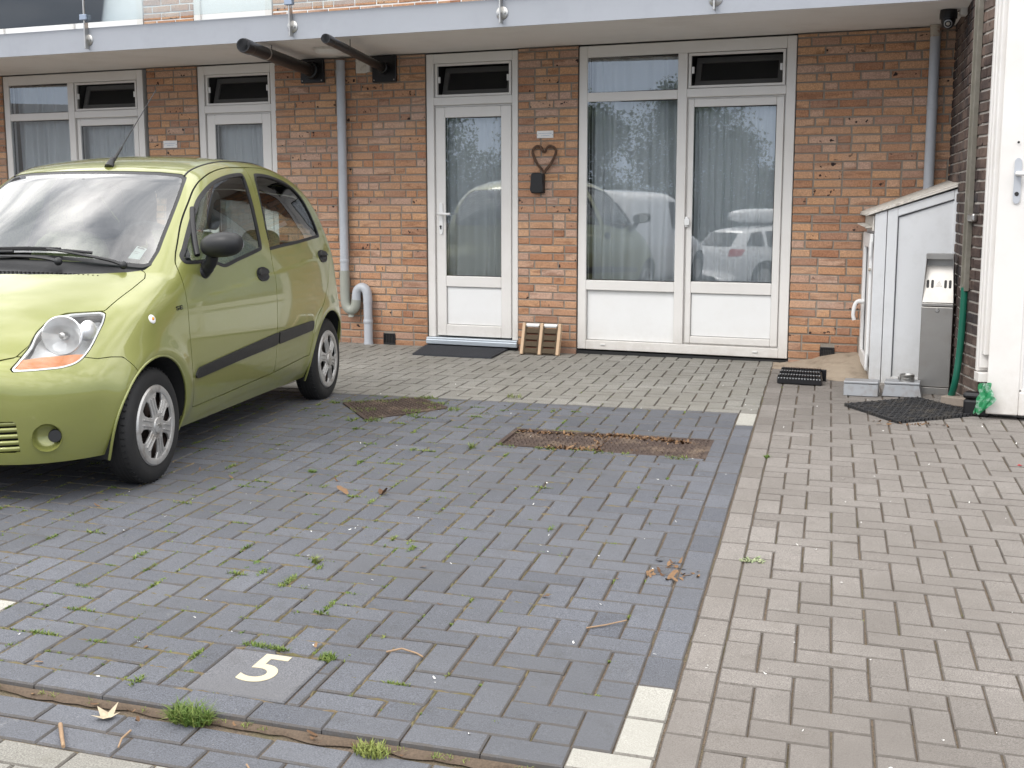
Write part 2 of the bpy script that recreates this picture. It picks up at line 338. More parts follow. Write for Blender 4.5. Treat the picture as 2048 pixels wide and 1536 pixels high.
# ---------------------------------------------------------------- car body as a distance field
def catmull(pts, n=6, closed=True):
    P = np.array(pts, float); out = []
    m = len(P)
    for i in range(m if closed else m - 1):
        if closed: p0, p1, p2, p3 = P[i - 1], P[i], P[(i + 1) % m], P[(i + 2) % m]
        else: p0, p1, p2, p3 = P[max(i - 1, 0)], P[i], P[i + 1], P[min(i + 2, m - 1)]
        for k in range(n):
            t = k / n
            out.append(.5 * (2 * p1 + (p2 - p0) * t + (2 * p0 - 5 * p1 + 4 * p2 - p3) * t * t + (3 * p1 - p0 - 3 * p2 + p3) * t ** 3))
    if not closed: out.append(P[-1])
    return np.array(out)

def psd(poly, X, Y):
    """signed distance to a closed polygon, negative inside"""
    P = np.asarray(poly, float); X = np.asarray(X, float); Y = np.asarray(Y, float)
    d = np.full(X.shape, 1e9); ins = np.zeros(X.shape, bool)
    for i in range(len(P)):
        ax, ay = P[i - 1]; bx, by = P[i]
        ex, ey = bx - ax, by - ay
        wx, wy = X - ax, Y - ay
        t = np.clip((wx * ex + wy * ey) / max(ex * ex + ey * ey, 1e-12), 0, 1)
        d = np.minimum(d, (wx - ex * t) ** 2 + (wy - ey * t) ** 2)
        if ay != by:
            c = ((ay > Y) != (by > Y)) & (X < ex * (Y - ay) / (by - ay) + ax)
            ins ^= c
    d = np.sqrt(d)
    return np.where(ins, -d, d)

class Grid2:
    def __init__(s, poly, x0, x1, y0, y1, h=.01):
        s.x0, s.y0, s.h = x0, y0, h
        s.nx, s.ny = int((x1 - x0) / h) + 1, int((y1 - y0) / h) + 1
        X, Y = np.meshgrid(x0 + h * np.arange(s.nx), y0 + h * np.arange(s.ny), indexing='ij')
        s.g = psd(poly, X, Y)
    def __call__(s, X, Y):
        u = np.clip((X - s.x0) / s.h, 0, s.nx - 1.001); v = np.clip((Y - s.y0) / s.h, 0, s.ny - 1.001)
        i = u.astype(int); j = v.astype(int); u = u - i; v = v - j; g = s.g
        return (g[i, j] * (1 - u) + g[i + 1, j] * u) * (1 - v) + (g[i, j + 1] * (1 - u) + g[i + 1, j + 1] * u) * v

def sst(a, b, t):
    t = np.clip((t - a) / (b - a), 0, 1); return t * t * (3 - 2 * t)
def smax(a, b, k):
    h = np.clip(.5 + .5 * (a - b) / k, 0, 1); return b + (a - b) * h + k * h * (1 - h)

WB, WR = 2.34, .262
SIDE_PROFILE = [(-.48, .08), (-.57, .11), (-.622, .20), (-.652, .33), (-.665, .47), (-.655, .555), (-.615, .63), (-.53, .705), (-.42, .775), (-.28, .845), (-.12, .91), (.0, .953), (.06, .975), (.12, 1.01),
                (.30, 1.118), (.50, 1.232), (.70, 1.342), (.80, 1.393), (.92, 1.44), (1.12, 1.475), (1.4, 1.5), (1.75, 1.503), (2.05, 1.485), (2.3, 1.445), (2.46, 1.395), (2.585, 1.31), (2.68, 1.17), (2.74, 1.0), (2.76, .82),
                (2.81, .68), (2.83, .5), (2.82, .34), (2.77, .18), (2.6, .08)]
W_TAB = [(.10, .62), (.18, .66), (.26, .695), (.36, .722), (.5, .742), (.62, .748), (.75, .744), (.85, .734), (.93, .72), (1.0, .702), (1.1, .672), (1.2, .638), (1.3, .598), (1.4, .55), (1.5, .49), (1.6, .42)]
class CarField:
    def __init__(s, prof=SIDE_PROFILE, wtab=W_TAB, wb=WB, zoff=0.):
        s.side = Grid2(catmull(prof, 5), -1.1, max(p[0] for p in prof) + .5, -.3, max(p[1] for p in prof) + .4)
        w = catmull(wtab, 6, False); s.wz, s.ww = w[:, 0], w[:, 1]; s.wb = wb; s.yr = max(p[0] for p in prof)
    def W(s, y, z):
        w = np.interp(z, s.wz, s.ww)
        w = w * (1 - .035 * sst(.5, -.6, y) - .04 * sst(s.yr - 1., s.yr, y))
        for yc in (0., s.wb):
            r = np.hypot(y - yc, z - WR)
            w = w + .014 * np.exp(-((r - .33) / .055) ** 2) * sst(.15, .3, z)
        cz = .782 + .066 * (y - .3)
        w = w - .007 * sst(-.012, .012, z - cz) * sst(.15, .5, y) * sst(2.6, 2.3, y) * sst(.2, .05, z - cz)
        return w
    def __call__(s, P):
        x = np.abs(P[..., 0]); y = P[..., 1]; z = P[..., 2]
        zz = z + .13 * x * x
        wf = 1 - sst(.5, 1.5, y); wr = sst(s.yr - 1.2, s.yr - .5, y)
        yy = y - (.30 * x * x + .32 * x ** 4) * wf + .25 * x * x * wr
        d1 = s.side(yy, zz)
        d2 = (x - s.W(y, z)) * .96
        k = .10 + .13 * sst(.05, -.5, y) * sst(.98, .7, z) + .06 * sst(s.yr - .6, s.yr, y) + .05 * sst(.9, .6, z) * sst(.6, .1, y)
        return smax(d1, d2, k)
    def grad(s, P, e=.004):
        g = np.empty(P.shape)
        for a in range(3):
            d = np.zeros(3); d[a] = e
            g[..., a] = (s(P + d) - s(P - d)) / (2 * e)
        return g
    def normal(s, P):
        g = s.grad(P); return g / (np.linalg.norm(g, axis=-1, keepdims=True) + 1e-9)
    def snap(s, P, off=0., it=3):
        for _ in range(it):
            g = s.grad(P); P = P - ((s(P) - off) / ((g * g).sum(-1) + 1e-9))[..., None] * g
        return P

def surface_nets(F, lo, hi, h):
    n = [int(np.ceil((hi[a] - lo[a]) / h)) + 1 for a in range(3)]
    ax = [lo[a] + h * np.arange(n[a]) for a in range(3)]
    G = F(np.stack(np.meshgrid(*ax, indexing='ij'), -1))
    S = G < 0
    cn = [(a, b, c) for a in (0, 1) for b in (0, 1) for c in (0, 1)]
    sl = lambda A, o: A[o[0]:n[0] - 1 + o[0], o[1]:n[1] - 1 + o[1], o[2]:n[2] - 1 + o[2]]
    cnt = sum(sl(S, o).astype(np.int8) for o in cn)
    act = (cnt > 0) & (cnt < 8)
    idx = np.full(act.shape, -1); I = np.argwhere(act); idx[act] = np.arange(len(I))
    acc = np.zeros((len(I), 3)); num = np.zeros(len(I))
    for o in cn:
        for a in range(3):
            if o[a]: continue
            o2 = list(o); o2[a] = 1
            f0 = sl(G, o)[act]; f1 = sl(G, o2)[act]; m = (f0 < 0) != (f1 < 0)
            t = np.where(m, f0 / np.where(f0 == f1, 1, f0 - f1), 0)
            p = np.tile(np.array(o, float), (len(I), 1)); p[:, a] += t
            acc[m] += p[m]; num[m] += 1
    V = (I + acc / num[:, None]) * h + np.array(lo)
    Q = []
    for a in range(3):
        b, c = (a + 1) % 3, (a + 2) % 3
        s0 = [slice(None)] * 3; s1 = [slice(None)] * 3; s0[a] = slice(0, -1); s1[a] = slice(1, None)
        ch = S[tuple(s0)] != S[tuple(s1)]
        E = np.argwhere(ch)
        E = E[(E[:, b] > 0) & (E[:, c] > 0) & (E[:, b] < n[b] - 1) & (E[:, c] < n[c] - 1)]
        sg = S[tuple(E.T)]
        def at(db, dc):
            q = E.copy(); q[:, b] += db; q[:, c] += dc; return idx[tuple(q.T)]
        q = np.stack([at(-1, -1), at(0, -1), at(0, 0), at(-1, 0)], 1)
        q[~sg] = q[~sg][:, ::-1]
        Q.append(q)
    return V, np.concatenate(Q)

def clip(V, T, f):
    """keep the part of triangle mesh where f <= 0"""
    s = f > 0; c = s[T].sum(1)
    out = [T[c == 0]]; E = []
    t1 = T[c == 1]; k = s[t1].argmax(1); r = np.arange(len(t1))
    a, b, d = t1[r, k], t1[r, (k + 1) % 3], t1[r, (k + 2) % 3]
    t2 = T[c == 2]; k2 = (~s[t2]).argmax(1); r2 = np.arange(len(t2))
    p, q, w = t2[r2, k2], t2[r2, (k2 + 1) % 3], t2[r2, (k2 + 2) % 3]
    ed = np.concatenate([np.stack([a, b], 1), np.stack([a, d], 1), np.stack([p, q], 1), np.stack([p, w], 1)])
    ed = np.sort(ed, 1)
    if len(ed):
        U, inv = np.unique(ed, axis=0, return_inverse=True); inv = inv.reshape(-1)
        f0, f1 = f[U[:, 0]], f[U[:, 1]]; t = np.clip(f0 / np.where(f0 == f1, 1, f0 - f1), 0, 1)[:, None]
        NV = V[U[:, 0]] * (1 - t) + V[U[:, 1]] * t
        inv = inv + len(V); V = np.concatenate([V, NV])
        n1, n2 = len(a), len(p)
        ab, ad, pq, pw = inv[:n1], inv[n1:2 * n1], inv[2 * n1:2 * n1 + n2], inv[2 * n1 + n2:]
        out += [np.stack([ab, b, d], 1), np.stack([ab, d, ad], 1), np.stack([p, pq, pw], 1)]
    T = np.concatenate(out)
    u, inv = np.unique(T, return_inverse=True)
    return V[u], inv.reshape(T.shape)
# ---------------------------------------------------------------- ground
PHI = .1563; PC, PS = math.cos(PHI), math.sin(PHI)
def gz(x, y):
    e = .07 * min(max(-9.5 - y, 0.), 9.); x = min(max(x, -4.), 1.6); y = min(max(y, -8.5), .6)
    return -e + .0188 * y + .0078 * (x + 1.5) + .0079 * (x + 1.5) * y
def pv(X, Y, z=0.):                       # paving grid -> world
    x = PC * X - PS * Y; y = PS * X + PC * Y
    return (x, y, gz(x, y) + z)
def strip(name, xs, ys, mat, zoff, fn=None):
    mb = MB(); vs = []; n = len(ys)
    for x in xs:
        for y in ys: vs.append((x, y, gz(x, y) + zoff))
    fs = [(i * n + j, (i + 1) * n + j, (i + 1) * n + j + 1, i * n + j + 1) for i in range(len(xs) - 1) for j in range(n - 1)]
    mb.add(vs, fs); return tag(mb.build(name, mat, smooth=60), kind='structure')
fx = [-60, -30, -18] + [-13 + .5 * i for i in range(41)] + [10, 14, 22, 40, 60]
fy = [-90, -60, -40, -25, -18.5, -16] + [-12 + .5 * i for i in range(27)] + [4, 10, 20]
def minus(rects, hole):
    out = []
    for (a, b, c, d) in rects:
        e, f, g, h = hole
        if e >= b or f <= a or g >= d or h <= c: out.append((a, b, c, d)); continue
        if a < e: out.append((a, e, c, d))
        if f < b: out.append((f, b, c, d))
        a2, b2 = max(a, e), min(b, f)
        if c < g: out.append((a2, b2, c, g))
        if h < d: out.append((a2, b2, h, d))
    return out
strip('ground', fx, fy, M['joint'], -.034)
def bed(X0, X1, Y0, Y1, z):
    mb = MB(); n = 24; mb.add([pv(X0 + (X1 - X0) * i / n, Y0 + (Y1 - Y0) * j / n, z) for i in range(n + 1) for j in range(n + 1)], [(i * (n + 1) + j, (i + 1) * (n + 1) + j, (i + 1) * (n + 1) + j + 1, i * (n + 1) + j + 1) for i in range(n) for j in range(n)])
    return mb
KY = -6.497; K1 = KY + .108            # front edge row of the bays
DRH = (-3.125, -2.03, -3.145, -2.685)
for a in [r_ + (-.0075,) for r_ in minus([(-9.3, -1.8365, KY + .012, 2.4)], DRH)] + list(((DRH[0], DRH[1], DRH[2], DRH[3], -.030), (-1.8365, 3.3, -9.4, 1.3, -.0075), (-9.3, -1.8365, -9.3, KY + .012, -.029))):
    tag(bed(*a).build('joint_sand', M['joint'], smooth=60, fix=False), kind='structure')
asph = simple('asphalt', (.055, .055, .058), .9, var=.3, vscale=80, bscale=150, bstr=.6)
strip('road', [-60, -30, -15, -8, -4, 0, 4, 8, 15, 30, 60], [-60, -40, -26, -20, -18.5, -17, -15, -13, -11, -9.5], asph, -.012)

W1 = .1063
def paver(mb, x0, x1, y0, y1, zo=0., ch=.0042, gap=(.0016, .0034), tone=None):
    g = lambda: random.uniform(*gap)
    x0 += g(); x1 -= g(); y0 += g(); y1 -= g()
    if x1 - x0 < .02 or y1 - y0 < .02: return
    cx, cy = (x0 + x1) / 2, (y0 + y1) / 2; a = random.gauss(0, .0035); ca, sa = math.cos(a), math.sin(a)
    dz = random.gauss(0, .0009); tx, ty = random.gauss(0, .006), random.gauss(0, .006)
    def P(x, y, z):
        dx, dy = x - cx, y - cy; return pv(cx + dx * ca - dy * sa, cy + dx * sa + dy * ca, zo + z + dz + dx * tx + dy * ty)
    j = lambda: random.uniform(-.0011, .0011)
    c = [(x0, y0), (x1, y0), (x1, y1), (x0, y1)]; sx = [1, -1, -1, 1]; sy = [1, 1, -1, -1]
    jj = [(j(), j()) for _ in c]
    T = [P(x + sx[i] * ch + jj[i][0], y + sy[i] * ch + jj[i][1], 0) for i, (x, y) in enumerate(c)]
    K = [P(x + jj[i][0], y + jj[i][1], -.0048) for i, (x, y) in enumerate(c)]
    Bt = [P(x, y, -.03) for x, y in c]
    t = tone if tone is not None else min(1, max(0, random.gauss(.5, .24)))
    r2, r3 = random.random(), random.random() * .8; n0 = len(mb.v)
    mb.add(T + K + Bt, [(0, 1, 2, 3)], 0, (t, r2, r3))
    for q in [(4 + i, 4 + (i + 1) % 4, (i + 1) % 4, i) for i in range(4)] + [(8 + i, 8 + (i + 1) % 4, 4 + (i + 1) % 4, 4 + i) for i in range(4)]:
        mb.f.append(tuple(n0 + k for k in q)); mb.m.append(0); mb.c.append((t, r2, 1.))      # soil settles in the chamfers
def herring(mb, X0, X1, Y0, Y1, ox, oy, holes=(), ymax=None, gap=(.0016, .0034), off=0):
    i0, i1 = int(math.floor((X0 - ox) / W1)) - 2, int(math.ceil((X1 - ox) / W1)) + 2
    j0, j1 = int(math.floor((Y0 - oy) / W1)) - 2, int(math.ceil((Y1 - oy) / W1)) + 2
    for i in range(i0, i1):
        for jx in range(j0, j1):
            k = (i - jx + off) % 4
            if k == 0: r = (ox + i * W1, ox + (i + 2) * W1, oy + jx * W1, oy + (jx + 1) * W1)
            elif k == 3: r = (ox + i * W1, ox + (i + 1) * W1, oy + jx * W1, oy + (jx + 2) * W1)
            else: continue
            a, b, c, d = max(r[0], X0), min(r[1], X1), max(r[2], Y0), min(r[3], Y1)
            if b - a < .012 or d - c < .012: continue
            if ymax is not None and pv((a + b) / 2, c)[1] > ymax: continue
            rs = [(a, b, c, d)]
            for h in holes: rs = minus(rs, h)
            for q in rs: paver(mb, *q, gap=gap)
YB = -1.885; XL = -1.838               # far and right edge of the dark bays
SLAB = (-3.142, -2.842, K1 + .002, K1 + .302)
DR1, DR2 = (-3.12, -2.605, -3.115, -2.70), (-2.60, -2.035, -3.14, -2.69)
MH = [(-4.324, -2.25), (-4.004, -2.709), (-3.697, -2.23), (-3.952, -1.95)]
RIB = (-2.059, -1.952, K1 + 13 * W1, K1 + 13 * W1 + W1)
LC = (-4.075, -3.968)
mb = MB()
XR = -1.948
herring(mb, LC[1], XR, K1, YB, XR, K1, holes=(SLAB, DRH, RIB), gap=(.0018, .0042))
herring(mb, -8.2, LC[0], K1, YB, LC[0], K1, gap=(.0018, .0042), off=2)
# edging columns of the bays and the front edging row
y = K1 + .425
while y < YB - .36 - .02:
    paver(mb, XR, XL, y, min(y + .2126, YB - .36)); y += .2126
for i in range(22):
    a = K1 + i * .2126; b = a + .2126
    if b < YB and not (i in (1,)): paver(mb, LC[0], LC[1], a, b)
x = -2.052
while x > -8.2:
    paver(mb, x - .2126, x, KY, K1, gap=(.001, .0025)); x -= .2126
for row, (ya, yb) in enumerate(((-6.645, -6.540), (-6.753, -6.648))):
    x = -2.16 + .08 * row
    while x > -8.2: paver(mb, x - .2126, x, ya, yb, zo=-.022); x -= .2126
tag(mb.build('dark_paving', M['pave_dark'], smooth=None, fix=False), kind='structure')
mb = MB()
for (a, b, c, d) in ((XR, XL, YB - .36, YB), (XR, XL, K1, K1 + .2126), (XR, XL, K1 + .2126, K1 + .425), (-2.052, XL, KY, K1), (-2.16 + .005, XL, -6.645, -6.540), (LC[0], LC[1], K1 + .2126, K1 + .425)):
    paver(mb, a, b, c, d, zo=0 if c > -6.6 else -.012)
tag(mb.build('bay_markings', M['pave_white'], fix=False), kind='structure')
# right hand yard: a straight edging strip, then herringbone up to the wall
mb = MB(); S0, S1 = XL + .003, XL + .1085
y = -9.0
while y < -.2: paver(mb, S0, S1, y, y + .2126); y += .2126
herring(mb, S1, 3.2, -9.2, 1.2, S1, K1 - .02, ymax=.06, off=1)
tag(mb.build('grey_paving', M['pave_grey'], fix=False), kind='structure')
mb = MB()
herring(mb, -9.2, XL + .003, YB + .003, 2.2, XL, YB + .003, ymax=.06, off=3)
y = -6.76
for row in range(20):
    x = -1.95 + (.1063 if row % 2 else 0)
    while x > -8.2: paver(mb, x - .2126, min(x, -1.95), y - W1, y, zo=-.02); x -= .2126
    y -= W1
tag(mb.build('pale_paving', M['pave_pale'], fix=False), kind='structure')
# debris collected along the low edge of the bays
mb = MB()
n = 160
for i in range(n):
    X = -8 + 6.0 * i / n; w = .004 + .012 * math.sin(i * .9) * math.sin(i * .23) + random.uniform(-.006, .006); w2 = .010 + random.uniform(0, .012)
    mb.v += [pv(X, KY - .008 + w2 * .2, -.024 + .012), pv(X, KY - .018 - w * .6, -.022 + random.uniform(.002, .010)), pv(X, KY - .024 - w, -.0235)]
for i in range(n - 1):
    for k in (0, 1): mb.f.append((i * 3 + k, i * 3 + k + 1, i * 3 + k + 4, i * 3 + k + 3)); mb.m.append(0); mb.c.append(None)
tag(mb.build('edge_debris', M['soil'], smooth=80), kind='stuff', label='brown dry debris packed along the low edge of the dark bays', cat='debris')

# number slab set in the paving
cx, cy = (SLAB[0] + SLAB[1]) / 2, (SLAB[2] + SLAB[3]) / 2
SLP = pv(cx, cy)
t = thing('number_slab', 'square grey concrete slab with an ivory number 5 set among the dark pavers', 'number slab', SLP, PHI)
mb = MB(); g = .0035
def slabbox(mb, x0, x1, y0, y1, z1, ch=.004):
    c = [(x0, y0), (x1, y0), (x1, y1), (x0, y1)]; s = [(1, 1), (-1, 1), (-1, -1), (1, -1)]
    mb.add([pv(x + a * ch, y + b * ch, z1) for (x, y), (a, b) in zip(c, s)] + [pv(x, y, z1 - .004) for x, y in c] + [pv(x, y, z1 - .04) for x, y in c],
           [(0, 1, 2, 3)] + [(4 + i, 4 + (i + 1) % 4, (i + 1) % 4, i) for i in range(4)] + [(8 + i, 8 + (i + 1) % 4, 4 + (i + 1) % 4, 4 + i) for i in range(4)], 0, (.5, .5, .5))
slabbox(mb, SLAB[0] + g, SLAB[1] - g, SLAB[2] + g, SLAB[3] - g, .0012); mb.build('slab', M['slab'], t, fix=False)
V, Fc = text_mesh('5', .245, .0006, .0028)
mb = MB(); vx = [p[0] for p in V]; vy = [p[1] for p in V]; mxx, mxy = (min(vx) + max(vx)) / 2, (min(vy) + max(vy)) / 2
mb.add([pv(-2.990 + (p[0] - mxx) * 1.0, -6.200 + (p[1] - mxy) * 1.10, .0012 + .0012 + p[2]) for p in V], Fc); mb.build('numeral', M['numeral'], t)

# iron covers
def cover(name, label, corners, mat, zo, rib=.022, group=None, rot=0.):
    cx = sum(c[0] for c in corners) / 4; cy = sum(c[1] for c in corners) / 4
    t = thing(name, label, 'drain cover', pv(cx, cy, zo), PHI, group)
    A, B_, C, D_ = [np.array(c) for c in corners]
    L = lambda u, v: (A * (1 - u) + B_ * u) * (1 - v) + (D_ * (1 - u) + C * u) * v
    mb = MB(); mb.add([pv(*L(u, v), zo) for u, v in ((0, 0), (1, 0), (1, 1), (0, 1))] + [pv(*L(u, v), zo - .03) for u, v in ((0, 0), (1, 0), (1, 1), (0, 1))],
                      [(0, 1, 2, 3), (0, 4, 5, 1), (1, 5, 6, 2), (2, 6, 7, 3), (3, 7, 4, 0)])
    w = np.linalg.norm(B_ - A); h = np.linalg.norm(D_ - A); nu, nv = int(w / rib), int(h / rib)
    for i in range(nu):
        for j in range(nv):
            u0, v0 = (i + .5) / nu, (j + .5) / nv; du, dv = .36 / nu, .14 / nv
            if (i + j) % 2: du, dv = .14 / nu, .36 / nv
            q = [(u0 - du, v0 - dv), (u0 + du, v0 - dv), (u0 + du, v0 + dv), (u0 - du, v0 + dv)]
            mb.add([pv(*L(u, v), zo + .006) for u, v in q] + [pv(*L(u0 + (u - u0) * 1.5, v0 + (v - v0) * 1.5), zo) for u, v in q], [(0, 1, 2, 3)] + [(4 + k, 4 + (k + 1) % 4, (k + 1) % 4, k) for k in range(4)])
    mb.build('plate', mat, t)
    mb = MB(); e = .012
    for (u0, u1, v0, v1) in ((-e / w * 2, 0, -e / h, 1 + e / h), (1, 1 + e / w * 2, -e / h, 1 + e / h), (0, 1, -e / h * 2, 0), (0, 1, 1, 1 + e / h * 2)):
        q = [(u0, v0), (u1, v0), (u1, v1), (u0, v1)]
        mb.add([pv(*L(u, v), max(zo + .004, -.001)) for u, v in q] + [pv(*L(u, v), zo - .02) for u, v in q], [(0, 1, 2, 3)] + [(4 + k, 4 + (k + 1) % 4, (k + 1) % 4, k) for k in range(4)])
    mb.build('rim', M['rustplate'], t); return t
e = .012
cover('drain_cover', 'rusty square drain cover set askew beside the rear wheel of the green car', MH, M['rustplate'], .004, .026)
cover('drain_cover', 'left rusty rectangular drain cover of the pair, sunk below a raised paver lip', [(DR1[0] + e, DR1[2] + e), (DR1[1] - e, DR1[2] + e), (DR1[1] - e, DR1[3] - e), (DR1[0] + e, DR1[3] - e)], M['rustplate'], -.014, .032, 'pair of sunken drain covers')
cover('drain_cover', 'right rusty rectangular drain cover of the pair, lighter with sand on its front edge', [(DR2[0] + e, DR2[2] + e), (DR2[1] - e, DR2[2] + e), (DR2[1] - e, DR2[3] - e), (DR2[0] + e, DR2[3] - e)], M['rustplate'], -.006, .032, 'pair of sunken drain covers')
# ribbed paver near the edge of the bay
t = thing('ribbed_paver', 'dark grooved paver at the right edge of the bay among dead leaves', 'paver', pv((RIB[0] + RIB[1]) / 2, (RIB[2] + RIB[3]) / 2), PHI)
mb = MB(); slabbox(mb, RIB[0] + .002, RIB[1] - .002, RIB[2] + .002, RIB[3] - .002, -.003); mb.build('base', M['slab'], t, fix=False)
mb = MB()
for i in range(6):
    y0 = RIB[2] + .010 + i * .0155; mb.tube([pv(RIB[0] + .006 + .095 * k / 6, y0 + .004 * math.sin(k / 2), -.002) for k in range(7)], .0042, 6)
mb.build('ridges', M['slab'], t, smooth=60)
# ---------------------------------------------------------------- the apartment block
bld = thing('apartment_building', 'orange brick apartment block with cream doors and windows under a grey-blue balcony', 'building', (-4.4, 0, 0))
ZT = 2.437
UNITS = [(-9.505, -7.742), (-7.168, -6.334), (-4.835, -4.0), (-3.472, -1.762)]
PIERS = [(-16.0, -9.512), (-7.734, -7.176), (-6.326, -4.843), (-3.991, -3.480), (-1.752, -.60)]
def bricks(mb, x0, x1, z0, z1, fn, course=.0643, joint=.0125, st=.1965, hd=.092, depth=.1, skip=(), proud=.004, wob=.0022, seed=0, zbase=-.1):
    rr = random.Random(seed); n0 = int(math.floor((z0 - zbase) / course)); z = zbase + n0 * course; row = 0
    while z < z1:
        za, zb = max(z, z0) + joint / 2, min(z + course, z1) - joint / 2
        x = x0; first = True
        if zb - za > .012:
            while x < x1 - .012:
                L_ = (st if rr.random() < .66 else hd)
                if first: L_ = rr.choice([st * .98, hd, hd * 1.5]); first = False
                xb = min(x + L_, x1)
                if x1 - xb < .045: xb = x1
                a, b = x, xb
                ok = b - a > .015
                for (sa, sb, sc, sd) in skip:
                    if a < sb and b > sa and za < sd and zb > sc:
                        if a < sa - .02: b = sa
                        elif b > sb + .02: a = sb
                        else: ok = False
                if ok and b - a > .015:
                    c = .0035; j = lambda: rr.uniform(-wob, wob); dy = -proud + rr.gauss(0, .0012); ty = rr.gauss(0, .008)
                    q = [(a, za), (b, za), (b, zb), (a, zb)]; s = [(1, 1), (-1, 1), (-1, -1), (1, -1)]; jj = [(j(), j()) for _ in q]
                    T = [fn(u + e * c + k[0], dy + ty * (u - (a + b) / 2), w + f * c + k[1]) for (u, w), (e, f), k in zip(q, s, jj)]
                    K = [fn(u + k[0], dy + .003, w + k[1]) for (u, w), k in zip(q, jj)]; Bk = [fn(u, .012, w) for u, w in q]
                    mb.add(T + K + Bk, [(0, 1, 2, 3)] + [(4 + i, 4 + (i + 1) % 4, (i + 1) % 4, i) for i in range(4)] + [(8 + i, 8 + (i + 1) % 4, 4 + (i + 1) % 4, 4 + i) for i in range(4)],
                           0, (rr.random(), rr.random(), rr.random()))
                x = xb + joint
        z += course; row += 1
VENTS = [(-5.27, -5.155, -.018, .079), (-1.514, -1.407, .032, .130)]
mb = MB(); fw = lambda u, d, w: (u, d, w)
for i, (a, b) in enumerate(PIERS): bricks(mb, a, b, -.1, ZT, fw, seed=10 + i, skip=VENTS)
UP = [(-22, -9.512), (-7.734, -7.176), (-6.326, -4.6), (-4.6, 2.)]
for i, (a, b) in enumerate(UP): bricks(mb, a, b, 2.55, 4.2, fw, seed=30 + i)
# returns of the piers beside the frames
def ret(a, s, sd): bricks(mb, .0, .10, -.1, ZT, lambda u, d, w: (a - s * (d + .004) * 1., u + .004, w), seed=sd)
wall = mb.build('wall', M['brick'], bld, fix=False)
for (a, b) in PIERS: mb = MB(); mb.box(a + .001, b - .001, .003, .3, -.4, ZT); mb.build('mortar_bed', M['mortar'], bld)
mb = MB()
for (a, b) in UP: mb.box(a + .001, b - .001, .003, .3, 2.5, 5.5)
mb.build('upper_wall', M['white'], bld)
# dark gaps, sub-sill membrane and rooms behind
for (a, b) in UNITS:
    mb = MB()
    for (p_, q_) in ((a - .012, a + .02), (b - .02, b + .012)): mb.box(p_, q_, .03, .09, -.1, ZT)
    mb.box(a - .012, b + .012, .012, .0895, -.12, .012)
    gap = mb.build('flashing', M['gasket'], bld)
mb = MB()
mb.box(-12, 1.5, .85, .95, -.4, 5.6); mb.box(-12, 1.5, .3, .85, -.45, -.38); mb.box(-12, 1.5, .31, .85, 2.45, 2.52)
for x in (-12, -7.45, -6.0, -4.4, -3.70, -1.0): mb.box(x, x + .1, .31, .85, -.38, 2.45)
mb.build('room_wall', M['room'], bld)

FR = M['cream']
PANE_TILT = math.tan(R(4.6))            # panes turned within their frames only to shift what they reflect
def bars(mb, rects, y0, y1):
    for (a, b, c, d) in rects: mb.box(a, b, y0, y1, c, d)
def pane(name, a, b, c, d, y, par, mat=None):
    e = (b - a) * .5 * PANE_TILT if y > .04 else 0.; m_ = MB(); m_.add([(a, y - e, c), (b, y + e, c), (b, y + e, d), (a, y - e, d)], [(0, 1, 2, 3)]); return m_.build(name, mat or M['pane'], par, fix=False)
def gasket(par, a, b, c, d, y, w=.006):
    m_ = MB(); bars(m_, [(a - .001, a + w, c, d), (b - w, b + .001, c, d), (a + w, b - w, c, c + w), (a + w, b - w, d - w, d)], y, y + .01); m_.build('gasket', M['gasket'], par)
def vent_light(par, a, b, c, d):
    """fixed white screen frame with an inward tilted hopper light behind it"""
    m_ = MB(); w = .019; bars(m_, [(a, b, c, c + w), (a, b, d - w, d), (a, a + w, c + w, d - w), (b - w, b, c + w, d - w)], .022, .05); v = m_.build('vent_frame', M['cream'], par, bevel=.002)
    m_ = MB(); m_.add([(a + w, .044, c + w), (b - w, .044, c + w), (b - w, .044, d - w), (a + w, .044, d - w)], [(0, 1, 2, 3)]); m_.build('screen', M['screen'], v, fix=False)
    T = Matrix.Translation((0, .085, c + .02)) @ Matrix.Rotation(R(-18), 4, 'X'); h = d - c - .03; k = .042
    m_ = MB()
    for (p, q, r_, s_) in ((a + .03, b - .03, 0, k), (a + .03, b - .03, h - k, h), (a + .03, a + .03 + k, k, h - k), (b - .03 - k, b - .03, k, h - k)): m_.box(p, q, 0, .04, r_, s_, M=T)
    m_.build('hopper', M['cream'], v, bevel=.003)
    m_ = MB(); m_.box(a + .03 + k, b - .03 - k, .018, .024, k, h - k, M=T); m_.build('glass', M['room'], v)
    zc = (c + d) / 2
    for xx in (a + w + .004, b - w - .022): m_ = MB(); m_.box(xx, xx + .018, .028, .042, zc - .02, zc + .03); m_.build('clip', M['white'], v, bevel=.002)
    m_ = MB(); m_.box(a, b, .30, .31, c - .02, d + .02); m_.box(a - .012, a, .09, .3, c, d); m_.box(b, b + .012, .09, .3, c, d); m_.build('recess', M['room'], v)
def leaf_panel(par, a, b, c, d, y):
    m_ = MB(); m_.box(a + .003, b - .003, y, y + .02, c + .003, d - .003); m_.build('panel', M['white'], par, bevel=.002)
    m_ = MB(); w = .004; bars(m_, [(a - .001, a + w, c, d), (b - w, b + .001, c, d), (a + w, b - w, c - .001, c + w), (a + w, b - w, d - w, d + .001)], y + .004, y + .015); m_.build('gasket', M['gasket'], par)
